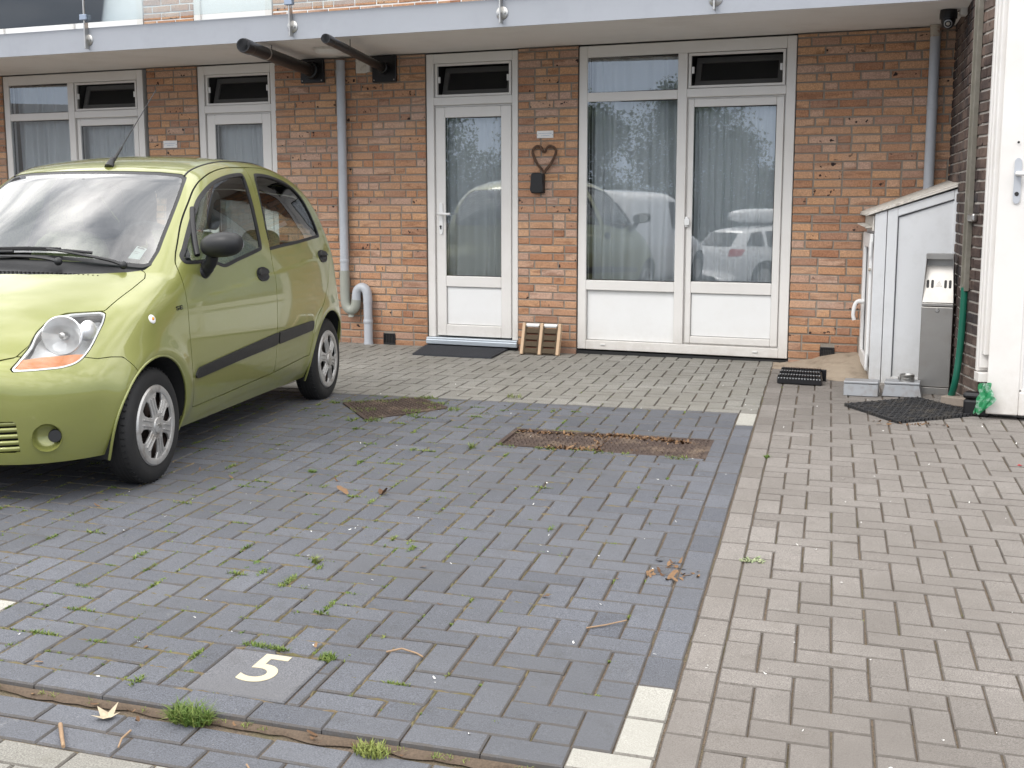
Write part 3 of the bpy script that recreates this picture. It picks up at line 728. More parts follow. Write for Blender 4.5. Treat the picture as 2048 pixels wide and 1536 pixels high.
def door_unit(x0, handle):
    dx = x0 + 4.835; X = lambda v: v + dx
    fr = MB()
    bars(fr, [(X(-4.835), X(-4.768), .068, 2.43), (X(-4.052), X(-4.0), .068, 2.43), (X(-4.768), X(-4.052), 2.352, 2.43), (X(-4.768), X(-4.052), 2.012, 2.078)], .012, .09)
    f = fr.build('door_frame', FR, bld, bevel=.005)
    m_ = MB(); bars(m_, [(X(-4.768), X(-4.756), .068, 2.012), (X(-4.064), X(-4.052), .068, 2.012), (X(-4.756), X(-4.064), 1.998, 2.012), (X(-4.768), X(-4.755), 2.078, 2.352), (X(-4.066), X(-4.052), 2.078, 2.352)], .040, .085)
    m_.build('rebate', FR, f, bevel=.003)
    m_ = MB(); m_.box(X(-4.842), X(-3.995), -.022, .09, .010, .066); m_.box(X(-4.842), X(-3.995), -.030, -.022, .010, .048); m_.build('sill', M['alu'], f, bevel=.004)
    vent_light(f, X(-4.755), X(-4.066), 2.080, 2.350)
    lf = MB(); a, b, c, d = X(-4.755), X(-4.066), .080, 1.996; g0, g1, g2, g3 = X(-4.668), X(-4.157), .592, 1.910
    bars(lf, [(a, g0, c, d), (g1, b, c, d), (g0, g1, g3, d), (g0, g1, .500, g2), (g0, g1, c, .177)], .022, .085)
    dr = lf.build('door', FR, bld, bevel=.007, segs=3)
    pane('pane', g0 - .002, g1 + .002, g2 - .002, g3 + .002, .050, dr); gasket(dr, g0, g1, g2, g3, .038)
    leaf_panel(dr, g0, g1, .177, .500, .042)
    if handle:
        m_ = MB(); hx = X(-4.708); m_.prism(catmull2([(-.014, -.12), (.014, -.12), (.016, 0), (.014, .12), (-.014, .12), (-.016, 0)]), lambda p, q, e: (hx + p, .022 - e, 1.075 + q), .0, .012)
        pl = m_.build('handle', M['white'], dr, smooth=50)
        m_ = MB(); m_.tube([(hx, .012, 1.115), (hx, -.035, 1.115), (hx + .012, -.045, 1.115), (hx + .115, -.045, 1.113)], [.011, .011, .011, .009], 10); m_.build('lever', M['white'], pl, smooth=60)
        m_ = MB(); m_.lathe([(.0, .012), (.008, .012), (.008, 0)], Matrix.Translation((hx, .010, 1.01)) @ Matrix.Rotation(R(90), 4, 'X'), 14); m_.box(hx - .004, hx + .004, .0, .008, .985, 1.01); m_.build('lock', M['gasket'], pl)
def catmull2(p): return [tuple(q) for q in catmull(p, 5)]
def window_unit(x0, handle):
    dx = x0 + 3.472; X = lambda v: v + dx
    fr = MB()
    bars(fr, [(X(-3.472), X(-3.402), .025, 2.43), (X(-1.832), X(-1.762), .025, 2.43), (X(-3.402), X(-1.832), 2.342, 2.43), (X(-3.402), X(-1.832), .025, .100),
              (X(-2.665), X(-2.590), .100, 2.342), (X(-3.402), X(-2.665), 2.000, 2.070), (X(-2.590), X(-1.832), 2.008, 2.074), (X(-3.402), X(-2.665), .508, .588)], .012, .09)
    f = fr.build('window_frame', FR, bld, bevel=.006, segs=3)
    m_ = MB(); bars(m_, [(X(-2.590), X(-2.580), .100, 2.008), (X(-1.844), X(-1.832), .100, 2.008), (X(-2.580), X(-1.844), 1.996, 2.008), (X(-2.580), X(-1.844), .100, .108), (X(-2.590), X(-2.583), 2.074, 2.342), (X(-1.844), X(-1.832), 2.074, 2.342)], .042, .085)
    m_.build('rebate', FR, f, bevel=.003)
    for (a, b, c, d) in ((X(-3.402), X(-2.665), 2.070, 2.342), (X(-3.402), X(-2.665), .588, 2.000)):
        pane('pane', a - .002, b + .002, c - .002, d + .002, .052, f); gasket(f, a, b, c, d, .044)
    leaf_panel(f, X(-3.402), X(-2.665), .100, .508, .046)
    vent_light(f, X(-2.582), X(-1.845), 2.077, 2.338)
    for xx in (-3.27, -2.03): m_ = MB(); m_.box(X(xx), X(xx + .04), .002, .012, .062, .074); m_.build('drain_cap', M['white'], f, bevel=.002)
    lf = MB(); a, b, c, d = X(-2.578), X(-1.846), .110, 1.995; g0, g1, g2, g3 = X(-2.533), X(-1.902), .597, 1.935
    bars(lf, [(a, g0, c, d), (g1, b, c, d), (g0, g1, g3, d), (g0, g1, .505, g2), (g0, g1, c, .166)], .026, .085)
    dr = lf.build('door', FR, bld, bevel=.007, segs=3)
    pane('pane', g0 - .002, g1 + .002, g2 - .002, g3 + .002, .054, dr); gasket(dr, g0, g1, g2, g3, .042)
    leaf_panel(dr, g0, g1, .166, .505, .046)
    if handle:
        m_ = MB(); m_.box(X(-2.585), X(-2.562), .004, .03, 1.02, 1.10); m_.box(X(-2.585), X(-2.545), -.012, .004, 1.035, 1.085); m_.build('handle', M['white'], dr, bevel=.004)
for i, (a, b) in enumerate(UNITS):
    if i in (1, 2): door_unit(a, i == 2)
    else: window_unit(a, i == 3)
# balcony
bal = MB(); BY = -1.185
bal.box(-22, 2.2, BY + .012, .03, ZT + .006, 2.60)
slab = bal.build('balcony', M['soffit'], bld)
mb = MB(); mb.box(-22, 2.2, BY, BY + .012, ZT + .004, 2.632); mb.build('fascia', M['fascia'], slab)
mb = MB(); mb.box(-12, 2.2, BY + .012, .02, 2.60, 2.625); mb.build('deck', M['galv'], slab)
POSTS = [-9.1, -7.335, -5.355, -3.612, -2.079, -.45]
for x in POSTS:
    mb = MB(); mb.box(x - .006, x + .006, BY - .05, BY - .004, 2.462, 3.6); mb.box(x - .006, x + .006, BY - .004, BY + .0005, 2.50, 2.57); p = mb.build('railing_post', M['steel'], slab, bevel=.002)
    mb = MB(); mb.lathe([(0, .009), (.042, .009), (.046, .006), (.046, 0)], Matrix.Translation((x + .0, BY - .0005, 2.535)) @ Matrix.Rotation(R(90), 4, 'X'), 28)
    for s in (-1, 1): mb.lathe([(0, .02), (.007, .02), (.009, .012), (.009, .009)], Matrix.Translation((x + s * .024, BY, 2.535)) @ Matrix.Rotation(R(90), 4, 'X'), 10)
    mb.build('mounting_plate', M['steel'], p, smooth=40)
    mb = MB(); mb.box(x - .034, x + .034, BY - .062, BY - .02, 2.69, 2.735); mb.build('clamp', M['bsteel'], p, bevel=.004)
for a, b in zip(POSTS[:-1], POSTS[1:]):
    mb = MB(); mb.box(a + .012, b - .012, BY - .046, BY - .036, 2.668, 3.55); mb.build('glass_panel', M['balglass'], slab)
# upper storey openings seen through the balcony glass
for a, b, k in ((-9.505, -7.742, 0), (-7.168, -6.334, 1)):
    mb = MB(); bars(mb, [(a, a + .07, 2.66, 4.6), (b - .07, b, 2.66, 4.6), (a + .07, b - .07, 2.66, 2.74)] + ([(-8.62, -8.56, 2.74, 4.6)] if k == 0 else []), -.01, .05); f = mb.build('upper_window_frame', M['cream'], bld, bevel=.005)
    mb = MB(); mb.box(a + .07, b - .07, .012, .03, 2.74, 3.12); mb.build('panel', M['white'], f)
    pane('pane', a + .07, b - .07, 3.12, 4.6, .02, f)
mb = MB(); mb.box(-22.5, 3, -.3, .5, 5.45, 5.6); mb.build('roof', M['fascia'], bld)

# curtains hang behind the panes
def curtain(name, label, a, b, z0, z1, y, pitch, amp, seed, group='sheer curtains behind the glass'):
    rr = random.Random(seed); n = int((b - a) / pitch * 12); vs = []; H_ = 10
    ph = rr.random() * 6; xs = [a + (b - a) * i / n for i in range(n + 1)]; w = []
    p = 0
    for i in range(n + 1):
        p += 2 * math.pi / 12 * (1 + .45 * math.sin(i * .11 + ph) + .25 * math.sin(i * .037 + 2 * ph)); w.append(p)
    for i, xx in enumerate(xs):
        for k in range(H_ + 1):
            f = k / H_; vs.append((xx + .008 * math.sin(w[i] * .5 + k * .5), y + amp * (.45 + .55 * (1 - f) ** .6) * math.sin(w[i] + .25 * math.sin(k * .8 + ph)) + .3 * amp * math.sin(w[i] * .31 + f), z0 + (z1 - z0) * f))
    fs = [(i * (H_ + 1) + k, (i + 1) * (H_ + 1) + k, (i + 1) * (H_ + 1) + k + 1, i * (H_ + 1) + k + 1) for i in range(n) for k in range(H_)]
    mb = MB(); mb.add(vs, fs); return tag(mb.build(name, M['curtain'], smooth=80, fix=False), label, 'curtain', group)
curtain('curtain', 'white sheer curtain behind the left fixed panes of the big white-framed window', -3.42, -2.62, .30, 2.335, .16, .125, .040, 1)
curtain('curtain', 'white sheer curtain behind the glazed door leaf of the big window', -2.60, -1.86, .30, 2.03, .135, .05, .013, 2)
curtain('curtain', 'white sheer curtain behind the glazed entrance door with the long handle', -4.72, -4.11, .30, 2.00, .145, .09, .022, 3)
curtain('curtain', 'pleated sheer curtain behind the glazed door above the green car roof', -7.05, -6.42, .30, 2.00, .145, .04, .012, 4)
curtain('curtain', 'wide pleated sheer curtain behind the left panes of the far left window', -9.46, -8.66, .30, 2.335, .15, .10, .03, 5)
curtain('curtain', 'finely pleated sheer curtain behind the door leaf of the far left window', -8.61, -7.80, .30, 2.03, .135, .04, .012, 6)

# ---------------------------------------------------------------- dark brick return wall with its own door
side = thing('side_building', 'dark brown brick side building with pale mortar and a cream door frame', 'building', (-.5, -1.2, 0))
c0 = np.array([-.66, .03]); b1 = np.array([-.460, -1.285]); b2 = np.array([-.325, -1.655])
def along(p, q):
    d = (q - p) / np.linalg.norm(q - p); n = np.array([d[1], -d[0]])       # n points towards the yard
    if n[0] > 0: n = -n
    return lambda u, dd, w: (p[0] + d[0] * u - n[0] * dd, p[1] + d[1] * u - n[1] * dd, w)
mb = MB(); L1_ = np.linalg.norm(b1 - c0); L2_ = np.linalg.norm(b2 - b1)
f1, f2 = along(c0, b1), along(b1, b2)
bricks(mb, 0, L1_ - .004, -.2, 4.2, f1, seed=71, course=.0655, st=.098, hd=.098, joint=.0115)
bricks(mb, .004, L2_ + .016, -.2, 4.2, f2, seed=72, course=.0655, st=.21, hd=.10, joint=.0125)
f3 = along(np.array(f2(L2_ + .02, .004, 0)[:2]), np.array([1.6, -1.695])); bricks(mb, .14, 1.9, -.2, 4.2, f3, seed=73, course=.0655, st=.21, hd=.10, joint=.0125)
mb.build('wall', M['dbrick'], side, fix=False)
mb = MB()
q = [f1(0, .0045, 0), f1(L1_, .0045, 0), f2(L2_, .0045, 0), (1.6, -1.69, 0), (1.6, .3, 0)]
mb.prism([(p[0], p[1]) for p in q], lambda a, b, d: (a, b, d), -.3, 4.2); mb.build('mortar_bed', M['dmortar'], side)
# door frame and the open leaf in front of the wall
mb = MB()
def post(u0, u1, d0, d1, z0=.06, z1=2.9): mb.prism([f2(u0, d0, 0)[:2], f2(u1, d0, 0)[:2], f2(u1, d1, 0)[:2], f2(u0, d1, 0)[:2]], lambda a, b, d: (a, b, d), z0, z1)
E2 = L2_ + .02
post(E2, E2 + .032, -.02, .12, .23); post(E2 + .034, E2 + .055, -.012, .12, .25); post(E2 + .057, E2 + .085, .0, .12, .33)
fr = mb.build('door_frame', M['cream'], side, bevel=.005)
mb = MB(); post(E2 + .0, E2 + .085, -.024, .1, .17, .226); mb.build('sill', M['cream'], fr, bevel=.004)
mb = MB(); lx0, ly = -.262, -1.78
bx = lambda a, b, c, d, y0=0., y1=.065: mb.box(lx0 + a, lx0 + b, ly + y0, ly + y1, c, d)
bx(0, .175, -.012, 2.6); bx(.775, .95, -.012, 2.6); bx(.175, .775, -.012, .125); bx(.175, .775, 2.43, 2.6); bx(.175, .775, .98, 1.12)
dl = mb.build('door', M['cream'], side, bevel=.008, segs=3)
mb = MB(); bx(.178, .772, .128, .977, .02, .05); mb.build('panel', M['white'], dl)
mb = MB(); bx(.172, .19, .125, .98, .008, .04); bx(.172, .778, .122, .142, .008, .04); mb.build('bead', M['cream'], dl, bevel=.004)
pane('pane', lx0 + .175, lx0 + .775, 1.12, 2.43, ly + .03, dl)
mb = MB(); hx = lx0 + .100
mb.prism([(a, b) for a, b in catmull2([(-.019, -.10), (-.012, -.122), (0, -.128), (.012, -.122), (.019, -.10), (.019, 0), (.019, .10), (.012, .122), (0, .128), (-.012, .122), (-.019, .10), (-.019, 0)])], lambda p, q_, e: (hx + p, ly - e, 1.335 + q_), 0, .012)
hp = mb.build('handle', M['pipe'], dl, smooth=50)
mb = MB(); mb.tube([(hx, ly - .01, 1.375), (hx, ly - .05, 1.375), (hx + .015, ly - .058, 1.375), (hx + .13, ly - .058, 1.372)], [.013, .013, .013, .011], 12); mb.build('lever', M['white'], hp, smooth=60)
mb = MB(); mb.lathe([(0, .016), (.011, .016), (.012, .012)], Matrix.Translation((hx, ly, 1.262)) @ Matrix.Rotation(R(90), 4, 'X'), 18); mb.build('lock', M['gasket'], hp)
mb = MB(); mb.lathe([(0, .0135), (.007, .0135), (.007, .012)], Matrix.Translation((lx0 + .095, ly, 1.55)) @ Matrix.Rotation(R(90), 4, 'X'), 12); mb.build('peephole', M['gasket'], dl)
# ---------------------------------------------------------------- pipes, lamps and small things on the walls
def soft(pts, n=6): return [tuple(p) for p in catmull(pts, n, False)]
t = thing('downpipe', 'grey plastic downpipe with a swan-neck trap at its foot beside the green car', 'downpipe', (-5.617, -.06, -.03))
mb = MB(); mb.tube([(-5.617, -.062, 2.41), (-5.617, -.062, .62)], .038, 20); mb.build('upright', M['pipe'], t, smooth=50)
for z in (2.30, 1.84, .69): mb = MB(); mb.tube([(-5.617, -.062, z), (-5.617, -.062, z + .012), (-5.617, -.062, z + .02), (-5.617, -.062, z + .032)], [.039, .0415, .0415, .039], 20); mb.build('collar', M['pipe'], t, smooth=50)
mb = MB(); mb.tube(soft([(-5.617, -.062, .62), (-5.617, -.062, .40), (-5.603, -.062, .31), (-5.560, -.062, .275), (-5.517, -.062, .305), (-5.505, -.062, .37)]), .043, 20); mb.tube([(-5.56, -.062, .245), (-5.56, -.062, .215)], [.022, .026], 14); mb.build('trap', M['pipe_old'], t, smooth=50)
mb = MB(); mb.tube(soft([(-5.505, -.062, .36), (-5.502, -.062, .41), (-5.487, -.062, .455), (-5.445, -.062, .478), (-5.405, -.062, .455), (-5.392, -.062, .40), (-5.390, -.062, .34)]), .040, 20); mb.build('bend', M['pipe'], t, smooth=50)
mb = MB(); mb.tube([(-5.390, -.062, .36), (-5.390, -.062, -.03)], .038, 20); mb.tube([(-5.390, -.062, .165), (-5.390, -.062, .175), (-5.390, -.062, .19), (-5.390, -.062, .20)], [.039, .043, .043, .039], 20); mb.tube([(-5.390, -.062, -.03), (-5.390, -.062, .0)], .042, 20); mb.build('outlet', M['pipe'], t, smooth=50)
mb = MB(); mb.box(-5.44, -5.42, -.03, -.004, .47, .50); mb.build('bracket', M['black'], t)
t = thing('downpipe', 'grey plastic downpipe in the corner with a rusty top above the white cabinet', 'downpipe', (-.786, -.06, .9))
mb = MB(); mb.tube([(-.786, -.062, 2.37), (-.786, -.062, .9)], .036, 20); mb.build('upright', M['pipe'], t, smooth=50)
mb = MB()
mb.tube([(-.786, -.062, 1.86), (-.786, -.062, 1.87), (-.786, -.062, 1.885), (-.786, -.062, 1.895)], [.037, .040, .040, .037], 20); mb.build('collar', M['pipe'], t, smooth=50)
mb = MB(); mb.tube([(-.786, -.062, 2.44), (-.786, -.062, 2.41), (-.786, -.062, 2.36)], [.042, .037, .0375], 20); mb.build('rusty_top', M['rust'], t, smooth=50)
# boiler flues
def flue(label, base, tip, r, plate):
    t = thing('flue_pipe', label, 'flue pipe', base, 0, 'black boiler flues under the balcony')
    mb = MB(); x0, x1, z0, z1 = plate; mb.box(x0, x1, -.030, -.006, z0, z1); pl = mb.build('wall_plate', M['black'], t, bevel=.006)
    mb = MB()
    for xx in (x0 + .02, x1 - .02): mb.ball((xx, -.031, z0 + .02), .006, 6)
    mb.build('screw', M['steel'], pl, smooth=60)
    B_, T_ = np.array(base), np.array(tip); d = T_ - B_; P = lambda f: tuple(B_ + d * f)
    mb = MB(); mb.tube([P(.012), P(.06), P(.062), P(.10)], [r * 1.5, r * 1.42, r * 1.15, r * 1.05], 24); mb.build('boot', M['black'], t, smooth=40)
    mb = MB(); mb.tube([P(.08), P(.93)], r, 24); mb.build('pipe', M['black'], t, smooth=40)
    mb = MB(); mb.tube([P(.70), P(.715)], r * 1.02, 24); mb.build('band', M['steel'] if r > .04 else M['black'], t, smooth=40)
    mb = MB(); mb.tube([P(.91), P(.92), P(.985), P(1.0), P(1.0), P(.95)], [r, r * 1.10, r * 1.10, r * 1.02, r * .86, r * .84], 24, cap=False); e = mb.build('terminal', M['black'], t, smooth=40, fix=False)
    mb = MB()
    for f in (.94, .955, .97): mb.tube([P(f), P(f + .004)], [r * .8, r * .5], 20, cap=True)
    mb.build('louvre', M['gasket'], e)
    mb = MB(); q = P(.62); mb.tube([(q[0], q[1], q[2] + r * .8), (q[0], q[1], ZT + .01)], .003, 8); mb.build('hanger', M['black'], t)
flue('fat black flue pipe with a steel band, left of the two under the balcony', (-5.922, -.02, 2.338), (-5.571, -1.53, 2.372), .050, (-6.042, -5.808, 2.236, 2.436))
flue('thin black flue pipe nearer the glazed door, right of the two under the balcony', (-5.212, -.02, 2.328), (-4.800, -1.62, 2.372), .033, (-5.329, -5.098, 2.216, 2.434))
t = thing('ceiling_lamp', 'round white ceiling lamp under the balcony behind the thin flue', 'lamp', (-5.40, -.60, ZT))
mb = MB(); mb.lathe([(0, -.050), (.08, -.048), (.105, -.038), (.118, -.020)], Matrix.Translation((-5.40, -.60, ZT + .006)), 40); mb.build('diffuser', M['white'], t, smooth=50)
mb = MB(); mb.lathe([(.118, -.020), (.126, -.016), (.126, .0)], Matrix.Translation((-5.40, -.60, ZT + .006)), 40); mb.build('base', M['cream'], t, smooth=40)
t = thing('junction_box', 'small cream junction box high on the bricks between the flues', 'junction box', (-5.413, -.02, 2.35))
mb = MB(); mb.box(-5.485, -5.375, -.035, -.002, 2.300, 2.435); mb.build('lid', M['cappaint'], t, bevel=.006)
mb = MB(); mb.box(-5.375, -5.340, -.05, -.004, 2.305, 2.37); mb.build('gland', M['cream'], t, bevel=.005)
# name plates
def plate(label, xc, zc, w, h):
    t = thing('name_plate', label, 'name plate', (xc, -.012, zc), 0, 'small white name plates')
    mb = MB(); mb.box(xc - w / 2, xc + w / 2, -.014, -.007, zc - h / 2, zc + h / 2); p = mb.build('plate', M['white'], t, bevel=.0015)
    mb = MB(); rr = random.Random(int(-xc * 100))
    for z, a, b in ((zc + .008, .40, .0026), (zc - .010, .24, .0026)):
        x = xc - w * a
        while x < xc + w * a:
            l_ = rr.uniform(.003, .006); mb.box(x, x + l_, -.0150, -.0142, z - b * rr.uniform(.6, 1.3), z + b); x += l_ + rr.uniform(.0015, .0045)
    mb.build('lettering', M['bsteel'], p)
    mb = MB()
    for s in (-1, 1): mb.ball((xc + s * (w / 2 - .007), -.0145, zc - .004), .0028, 5)
    mb.build('screw', M['gasket'], p)
plate('small white name plate on the bricks above the twig heart', -3.752, 1.753, .143, .058)
plate('small white name plate on the brick pier above the green car roof', -7.484, 1.742, .155, .066)
# twig heart
t = thing('twig_heart', 'brown wreath of twisted twigs shaped as a heart hanging below the name plate', 'wreath', (-3.752, -.02, 1.70))
hp = [(0, .045), (.035, .085), (.075, .088), (.098, .055), (.092, .010), (.060, -.045), (.020, -.095), (0, -.118), (-.020, -.095), (-.060, -.045), (-.092, .010), (-.098, .055), (-.075, .088), (-.035, .085)]
C_ = catmull(hp, 8); mb = MB()
for s in range(9):
    ph = 2 * math.pi * s / 9; pts = []
    for i, (a, b) in enumerate(C_):
        w = ph + i * .30; rr_ = .0072 + .0025 * math.sin(i * .7 + s); tg = C_[(i + 1) % len(C_)] - C_[i - 1]; nn = np.array([tg[1], -tg[0]]) / (np.linalg.norm(tg) + 1e-6)
        pts.append((-3.752 + a + nn[0] * rr_ * math.cos(w), -.030 + rr_ * math.sin(w), 1.568 + b + nn[1] * rr_ * math.cos(w)))
    mb.tube(pts, .0028, 6, closed=True)
mb.build('twigs', M['twig'], t, smooth=60)
mb = MB(); mb.tube([(-3.700, -.03, 1.652), (-3.752, -.016, 1.705), (-3.800, -.03, 1.652)], .0022, 6); mb.build('string', M['stick'], t)
# key safe
t = thing('key_safe', 'black key safe box on the bricks below the twig heart', 'key safe', (-3.806, -.02, 1.365))
mb = MB(); mb.box(-3.862, -3.750, -.050, -.006, 1.283, 1.440); b = mb.build('body', M['black'], t, bevel=.010, segs=3)
mb = MB(); mb.prism(catmull2([(-.050, -.070), (.050, -.070), (.052, 0), (.048, .062), (.030, .082), (-.030, .082), (-.048, .062), (-.052, 0)]), lambda p, q, e: (-3.806 + p, -.050 - e, 1.365 + q), 0, .014); mb.build('cover', M['black'], t, bevel=.004, smooth=40)
# air bricks
for k, ((a, b, c, d), lb) in enumerate(zip(VENTS, ('black plastic air vent low in the bricks right of the swan-neck pipe', 'black plastic air vent low in the bricks above the heap of sand'))):
    t = thing('air_vent', lb, 'air vent', ((a + b) / 2, 0, c), 0, 'black air vents low in the wall')
    mb = MB(); w = .012; bars(mb, [(a, b, c, c + w), (a, b, d - w, d), (a, a + w, c + w, d - w), (b - w, b, c + w, d - w)], -.012, .03); f = mb.build('frame', M['black'], t, bevel=.002)
    mb = MB(); bars(mb, [(a + w, b - w, c + w, d - w)], .010, .03); mb.build('back', M['gasket'], f)
    mb = MB(); n = 7
    for i in range(n): z = c + w + (d - c - 2 * w) * (i + .5) / n; mb.box(a + w, b - w, -.006, .008, z - .002, z + .002)
    for i in range(6): x = a + w + (b - a - 2 * w) * (i + .5) / 6; mb.box(x - .002, x + .002, -.004, .008, c + w, d - w)
    mb.build('grille', M['black'], f)
# dome camera
t = thing('security_camera', 'black dome security camera under the balcony in the right corner', 'camera', (-.655, -.75, ZT))
mb = MB(); mb.lathe([(0, -.002), (.055, -.002), (.056, .03), (.052, .055), (0, .055)], Matrix.Translation((-.655, -.75, ZT - .05)), 30); mb.build('base', M['black'], t, smooth=40)
mb = MB(); mb.ball((-.655, -.75, ZT - .055), (.046, .046, .062), 16); hd_ = mb.build('dome', M['black'], t, smooth=60)
d = Vector((.05, -.9, -.42)).normalized(); Q = d.to_track_quat('Z', 'Y').to_matrix().to_4x4(); C0 = Vector((-.655, -.75, ZT - .068))
mb = MB(); mb.lathe([(.026, .036), (.026, .045), (.020, .047)], Matrix.Translation(C0) @ Q, 26); mb.build('bezel', M['galv'], hd_, smooth=40)
mb = MB(); mb.lathe([(0, .050), (.008, .049), (.012, .046)], Matrix.Translation(C0) @ Q, 20); mb.build('lens', M['rust'], hd_, smooth=60)
t = thing('junction_box', 'small white electrical box on the dark bricks beside the dome camera', 'junction box', (-.50, -.80, 2.45))
q1 = f1(.80, -.0, 0); mb = MB(); mb.prism([f1(.74, -.002, 0)[:2], f1(.84, -.002, 0)[:2], f1(.84, -.045, 0)[:2], f1(.74, -.045, 0)[:2]], lambda a, b, e: (a, b, e), 2.400, 2.50); mb.build('box', M['white'], t, bevel=.005)
mb = MB(); mb.tube(soft([f1(.74, -.025, 2.45), f1(.70, -.05, 2.44), f1(.66, -.03, 2.47), (-.62, -.70, 2.437)]), .004, 8); mb.build('cable', M['black'], t)
# metal cable duct with the green hose below it
t = thing('cable_duct', 'weathered metal cable duct running down the dark bricks', 'cable duct', (f1(1.29, -.01, 0)[0], f1(1.29, -.01, 0)[1], .68))
def f2post(mb, u0, u1, d0, d1, z0, z1): mb.prism([f2(u0, d0, 0)[:2], f2(u1, d0, 0)[:2], f2(u1, d1, 0)[:2], f2(u0, d1, 0)[:2]], lambda a, b, e: (a, b, e), z0, z1)
M['duct'] = simple('weathered_zinc', (.23, .215, .18), .55, .5, var=.25, vscale=10, dirt=(.36, .34, .30), dscale=6, damt=.6)
mb = MB(); f2post(mb, .115, .165, -.004, -.028, .68, 3.2); f2post(mb, .110, .118, -.004, -.040, .68, 3.2); f2post(mb, .162, .170, -.004, -.034, .68, 3.2); mb.build('channel', M['duct'], t, bevel=.002)
mb = MB(); f2post(mb, .17, .27, -.004, -.04, 1.10, 1.15); mb.build('clip', M['steel'], t, bevel=.012)
hs = [f2(.140, -.022, .70), f2(.140, -.024, .5), f2(.135, -.03, .30), (-.455, -1.43, .14), (-.475, -1.40, .04), (-.50, -1.36, -.02)]
mb = MB(); mb.tube(soft(hs), .021, 14); tag(mb.build('garden_hose', M['green_hose'], smooth=60), 'green hose hanging out of the metal duct down to the paving', 'hose')

# ---------------------------------------------------------------- white lean-to cabinet in the corner
cab = thing('meter_cabinet', 'white lean-to plastic cabinet with a sloping top in the brick corner', 'cabinet', (-.77, -.4, -.02))
X0, X1, YF = -1.060, -.468, -.75; zl, zr = 1.135, 1.325; sl = (zr - zl) / (X1 - X0)
Zt = lambda x: zl + (x - X0) * sl
SK = .20                                  # the left side runs slightly outwards towards the wall
def fp(poly, y0, y1, mb, mi=0): mb.prism(poly, lambda a, b, e: (a, e, b), y0, y1, mi)
mb = MB()
W_ = .068; WL = .148; WR_ = .093
fp([(X0, -.02), (X0 + WL - .07, -.02), (X0 + WL - .07, Zt(X0 + WL - .07)), (X0, Zt(X0))], YF, YF + .05, mb)
fp([(X0 + WL - .066, -.02), (X0 + WL, -.02), (X0 + WL, Zt(X0 + WL)), (X0 + WL - .066, Zt(X0 + WL - .066))], YF, YF + .05, mb)
fp([(X1 - WR_, -.02), (X1 - WR_ * .42, -.02), (X1 - WR_ * .42, Zt(X1 - WR_ * .42)), (X1 - WR_, Zt(X1 - WR_))], YF, YF + .05, mb)
fp([(X1 - WR_ * .40, -.02), (X1, -.02), (X1, Zt(X1)), (X1 - WR_ * .40, Zt(X1 - WR_ * .40))], YF + .006, YF + .05, mb)
xa, xb = X0 + WL, X1 - WR_
fp([(xa, Zt(xa) - .062), (xb, Zt(xb) - .062), (xb, Zt(xb)), (xa, Zt(xa))], YF, YF + .05, mb)
mb.box(xa, xb, YF, YF + .05, -.02, .035)
fr = mb.build('frame', M['cabwhite'], cab, bevel=.004)
mb = MB(); fp([(xa - .003, .03), (xb + .003, .03), (xb + .003, Zt(xb) - .06), (xa - .003, Zt(xa) - .06)], YF + .016, YF + .03, mb); mb.build('panel', M['cabwhite'], cab)
mb = MB(); w = .006
fp([(xa - .001, .035), (xa + w, .035), (xa + w, Zt(xa) - .062), (xa - .001, Zt(xa) - .064)], YF + .011, YF + .022, mb)
fp([(xa + w, Zt(xa) - .070), (xb, Zt(xb) - .070), (xb, Zt(xb) - .061), (xa + w, Zt(xa) - .061)], YF + .011, YF + .022, mb); mb.build('gasket', simple('grey_gasket', (.10, .105, .115), .6), cab)
# body, left side with its narrow door, top board
mb = MB()
mb.add([(X0 + .004, YF + .05, -.02), (X0 - SK * .75 + .004, .0, -.02), (X0 - SK * .75 + .004, .0, 1.13), (X0 + .004, YF + .05, 1.13), (X1 + .02, YF + .05, -.02), (-.65, .0, -.02), (-.65, .0, Zt(X1) - .004), (X1, YF + .05, Zt(X1) - .004)],
       [(0, 1, 2, 3), (4, 7, 6, 5), (3, 2, 6, 7), (0, 3, 7, 4), (1, 5, 6, 2)]); mb.build('body', M['cabwhite'], cab)
def sp(v, d, z): return (X0 + (v - YF) * -SK - d, v + d * -SK, z)
def sbox(mb, v0, v1, d0, d1, z0, z1): mb.add([sp(v, d, z) for v in (v0, v1) for d in (d0, d1) for z in (z0, z1)], [(0, 1, 3, 2), (4, 6, 7, 5), (0, 4, 5, 1), (2, 3, 7, 6), (0, 2, 6, 4), (1, 5, 7, 3)])
mb = MB(); sbox(mb, YF + .05, YF + .14, .0, .022, .06, 1.0); sbox(mb, -.14, -.04, 0, .022, .06, 1.0); sbox(mb, YF + .14, -.14, 0, .022, .90, 1.0); sbox(mb, YF + .14, -.14, 0, .022, .06, .15); sd = mb.build('side_door', M['white'], cab, bevel=.006)
mb = MB(); sbox(mb, YF + .02, -.02, .0, .012, 1.02, 1.12); mb.build('side_trim', M['cappaint'], cab, bevel=.004)
for z in (.13, .90): mb = MB(); mb.tube([sp(YF + .03, .018, z - .05), sp(YF + .03, .018, z + .05)], .010, 10); mb.build('hinge', M['white'], sd, smooth=60)
mb = MB(); mb.ball(sp(YF + .035, .02, .76), .011, 7); mb.build('rusty_screw', M['rust'], sd, smooth=60)
mb = MB(); mb.tube(soft([sp(-.20, .01, .50), sp(-.20, .050, .50), sp(-.205, .068, .485), sp(-.21, .078, .45), sp(-.21, .082, .40), sp(-.21, .074, .365)]), [.017] * 6 + [.014] * 25, 12); mb.build('handle', M['white'], sd, smooth=60)
mb = MB(); o_ = .018
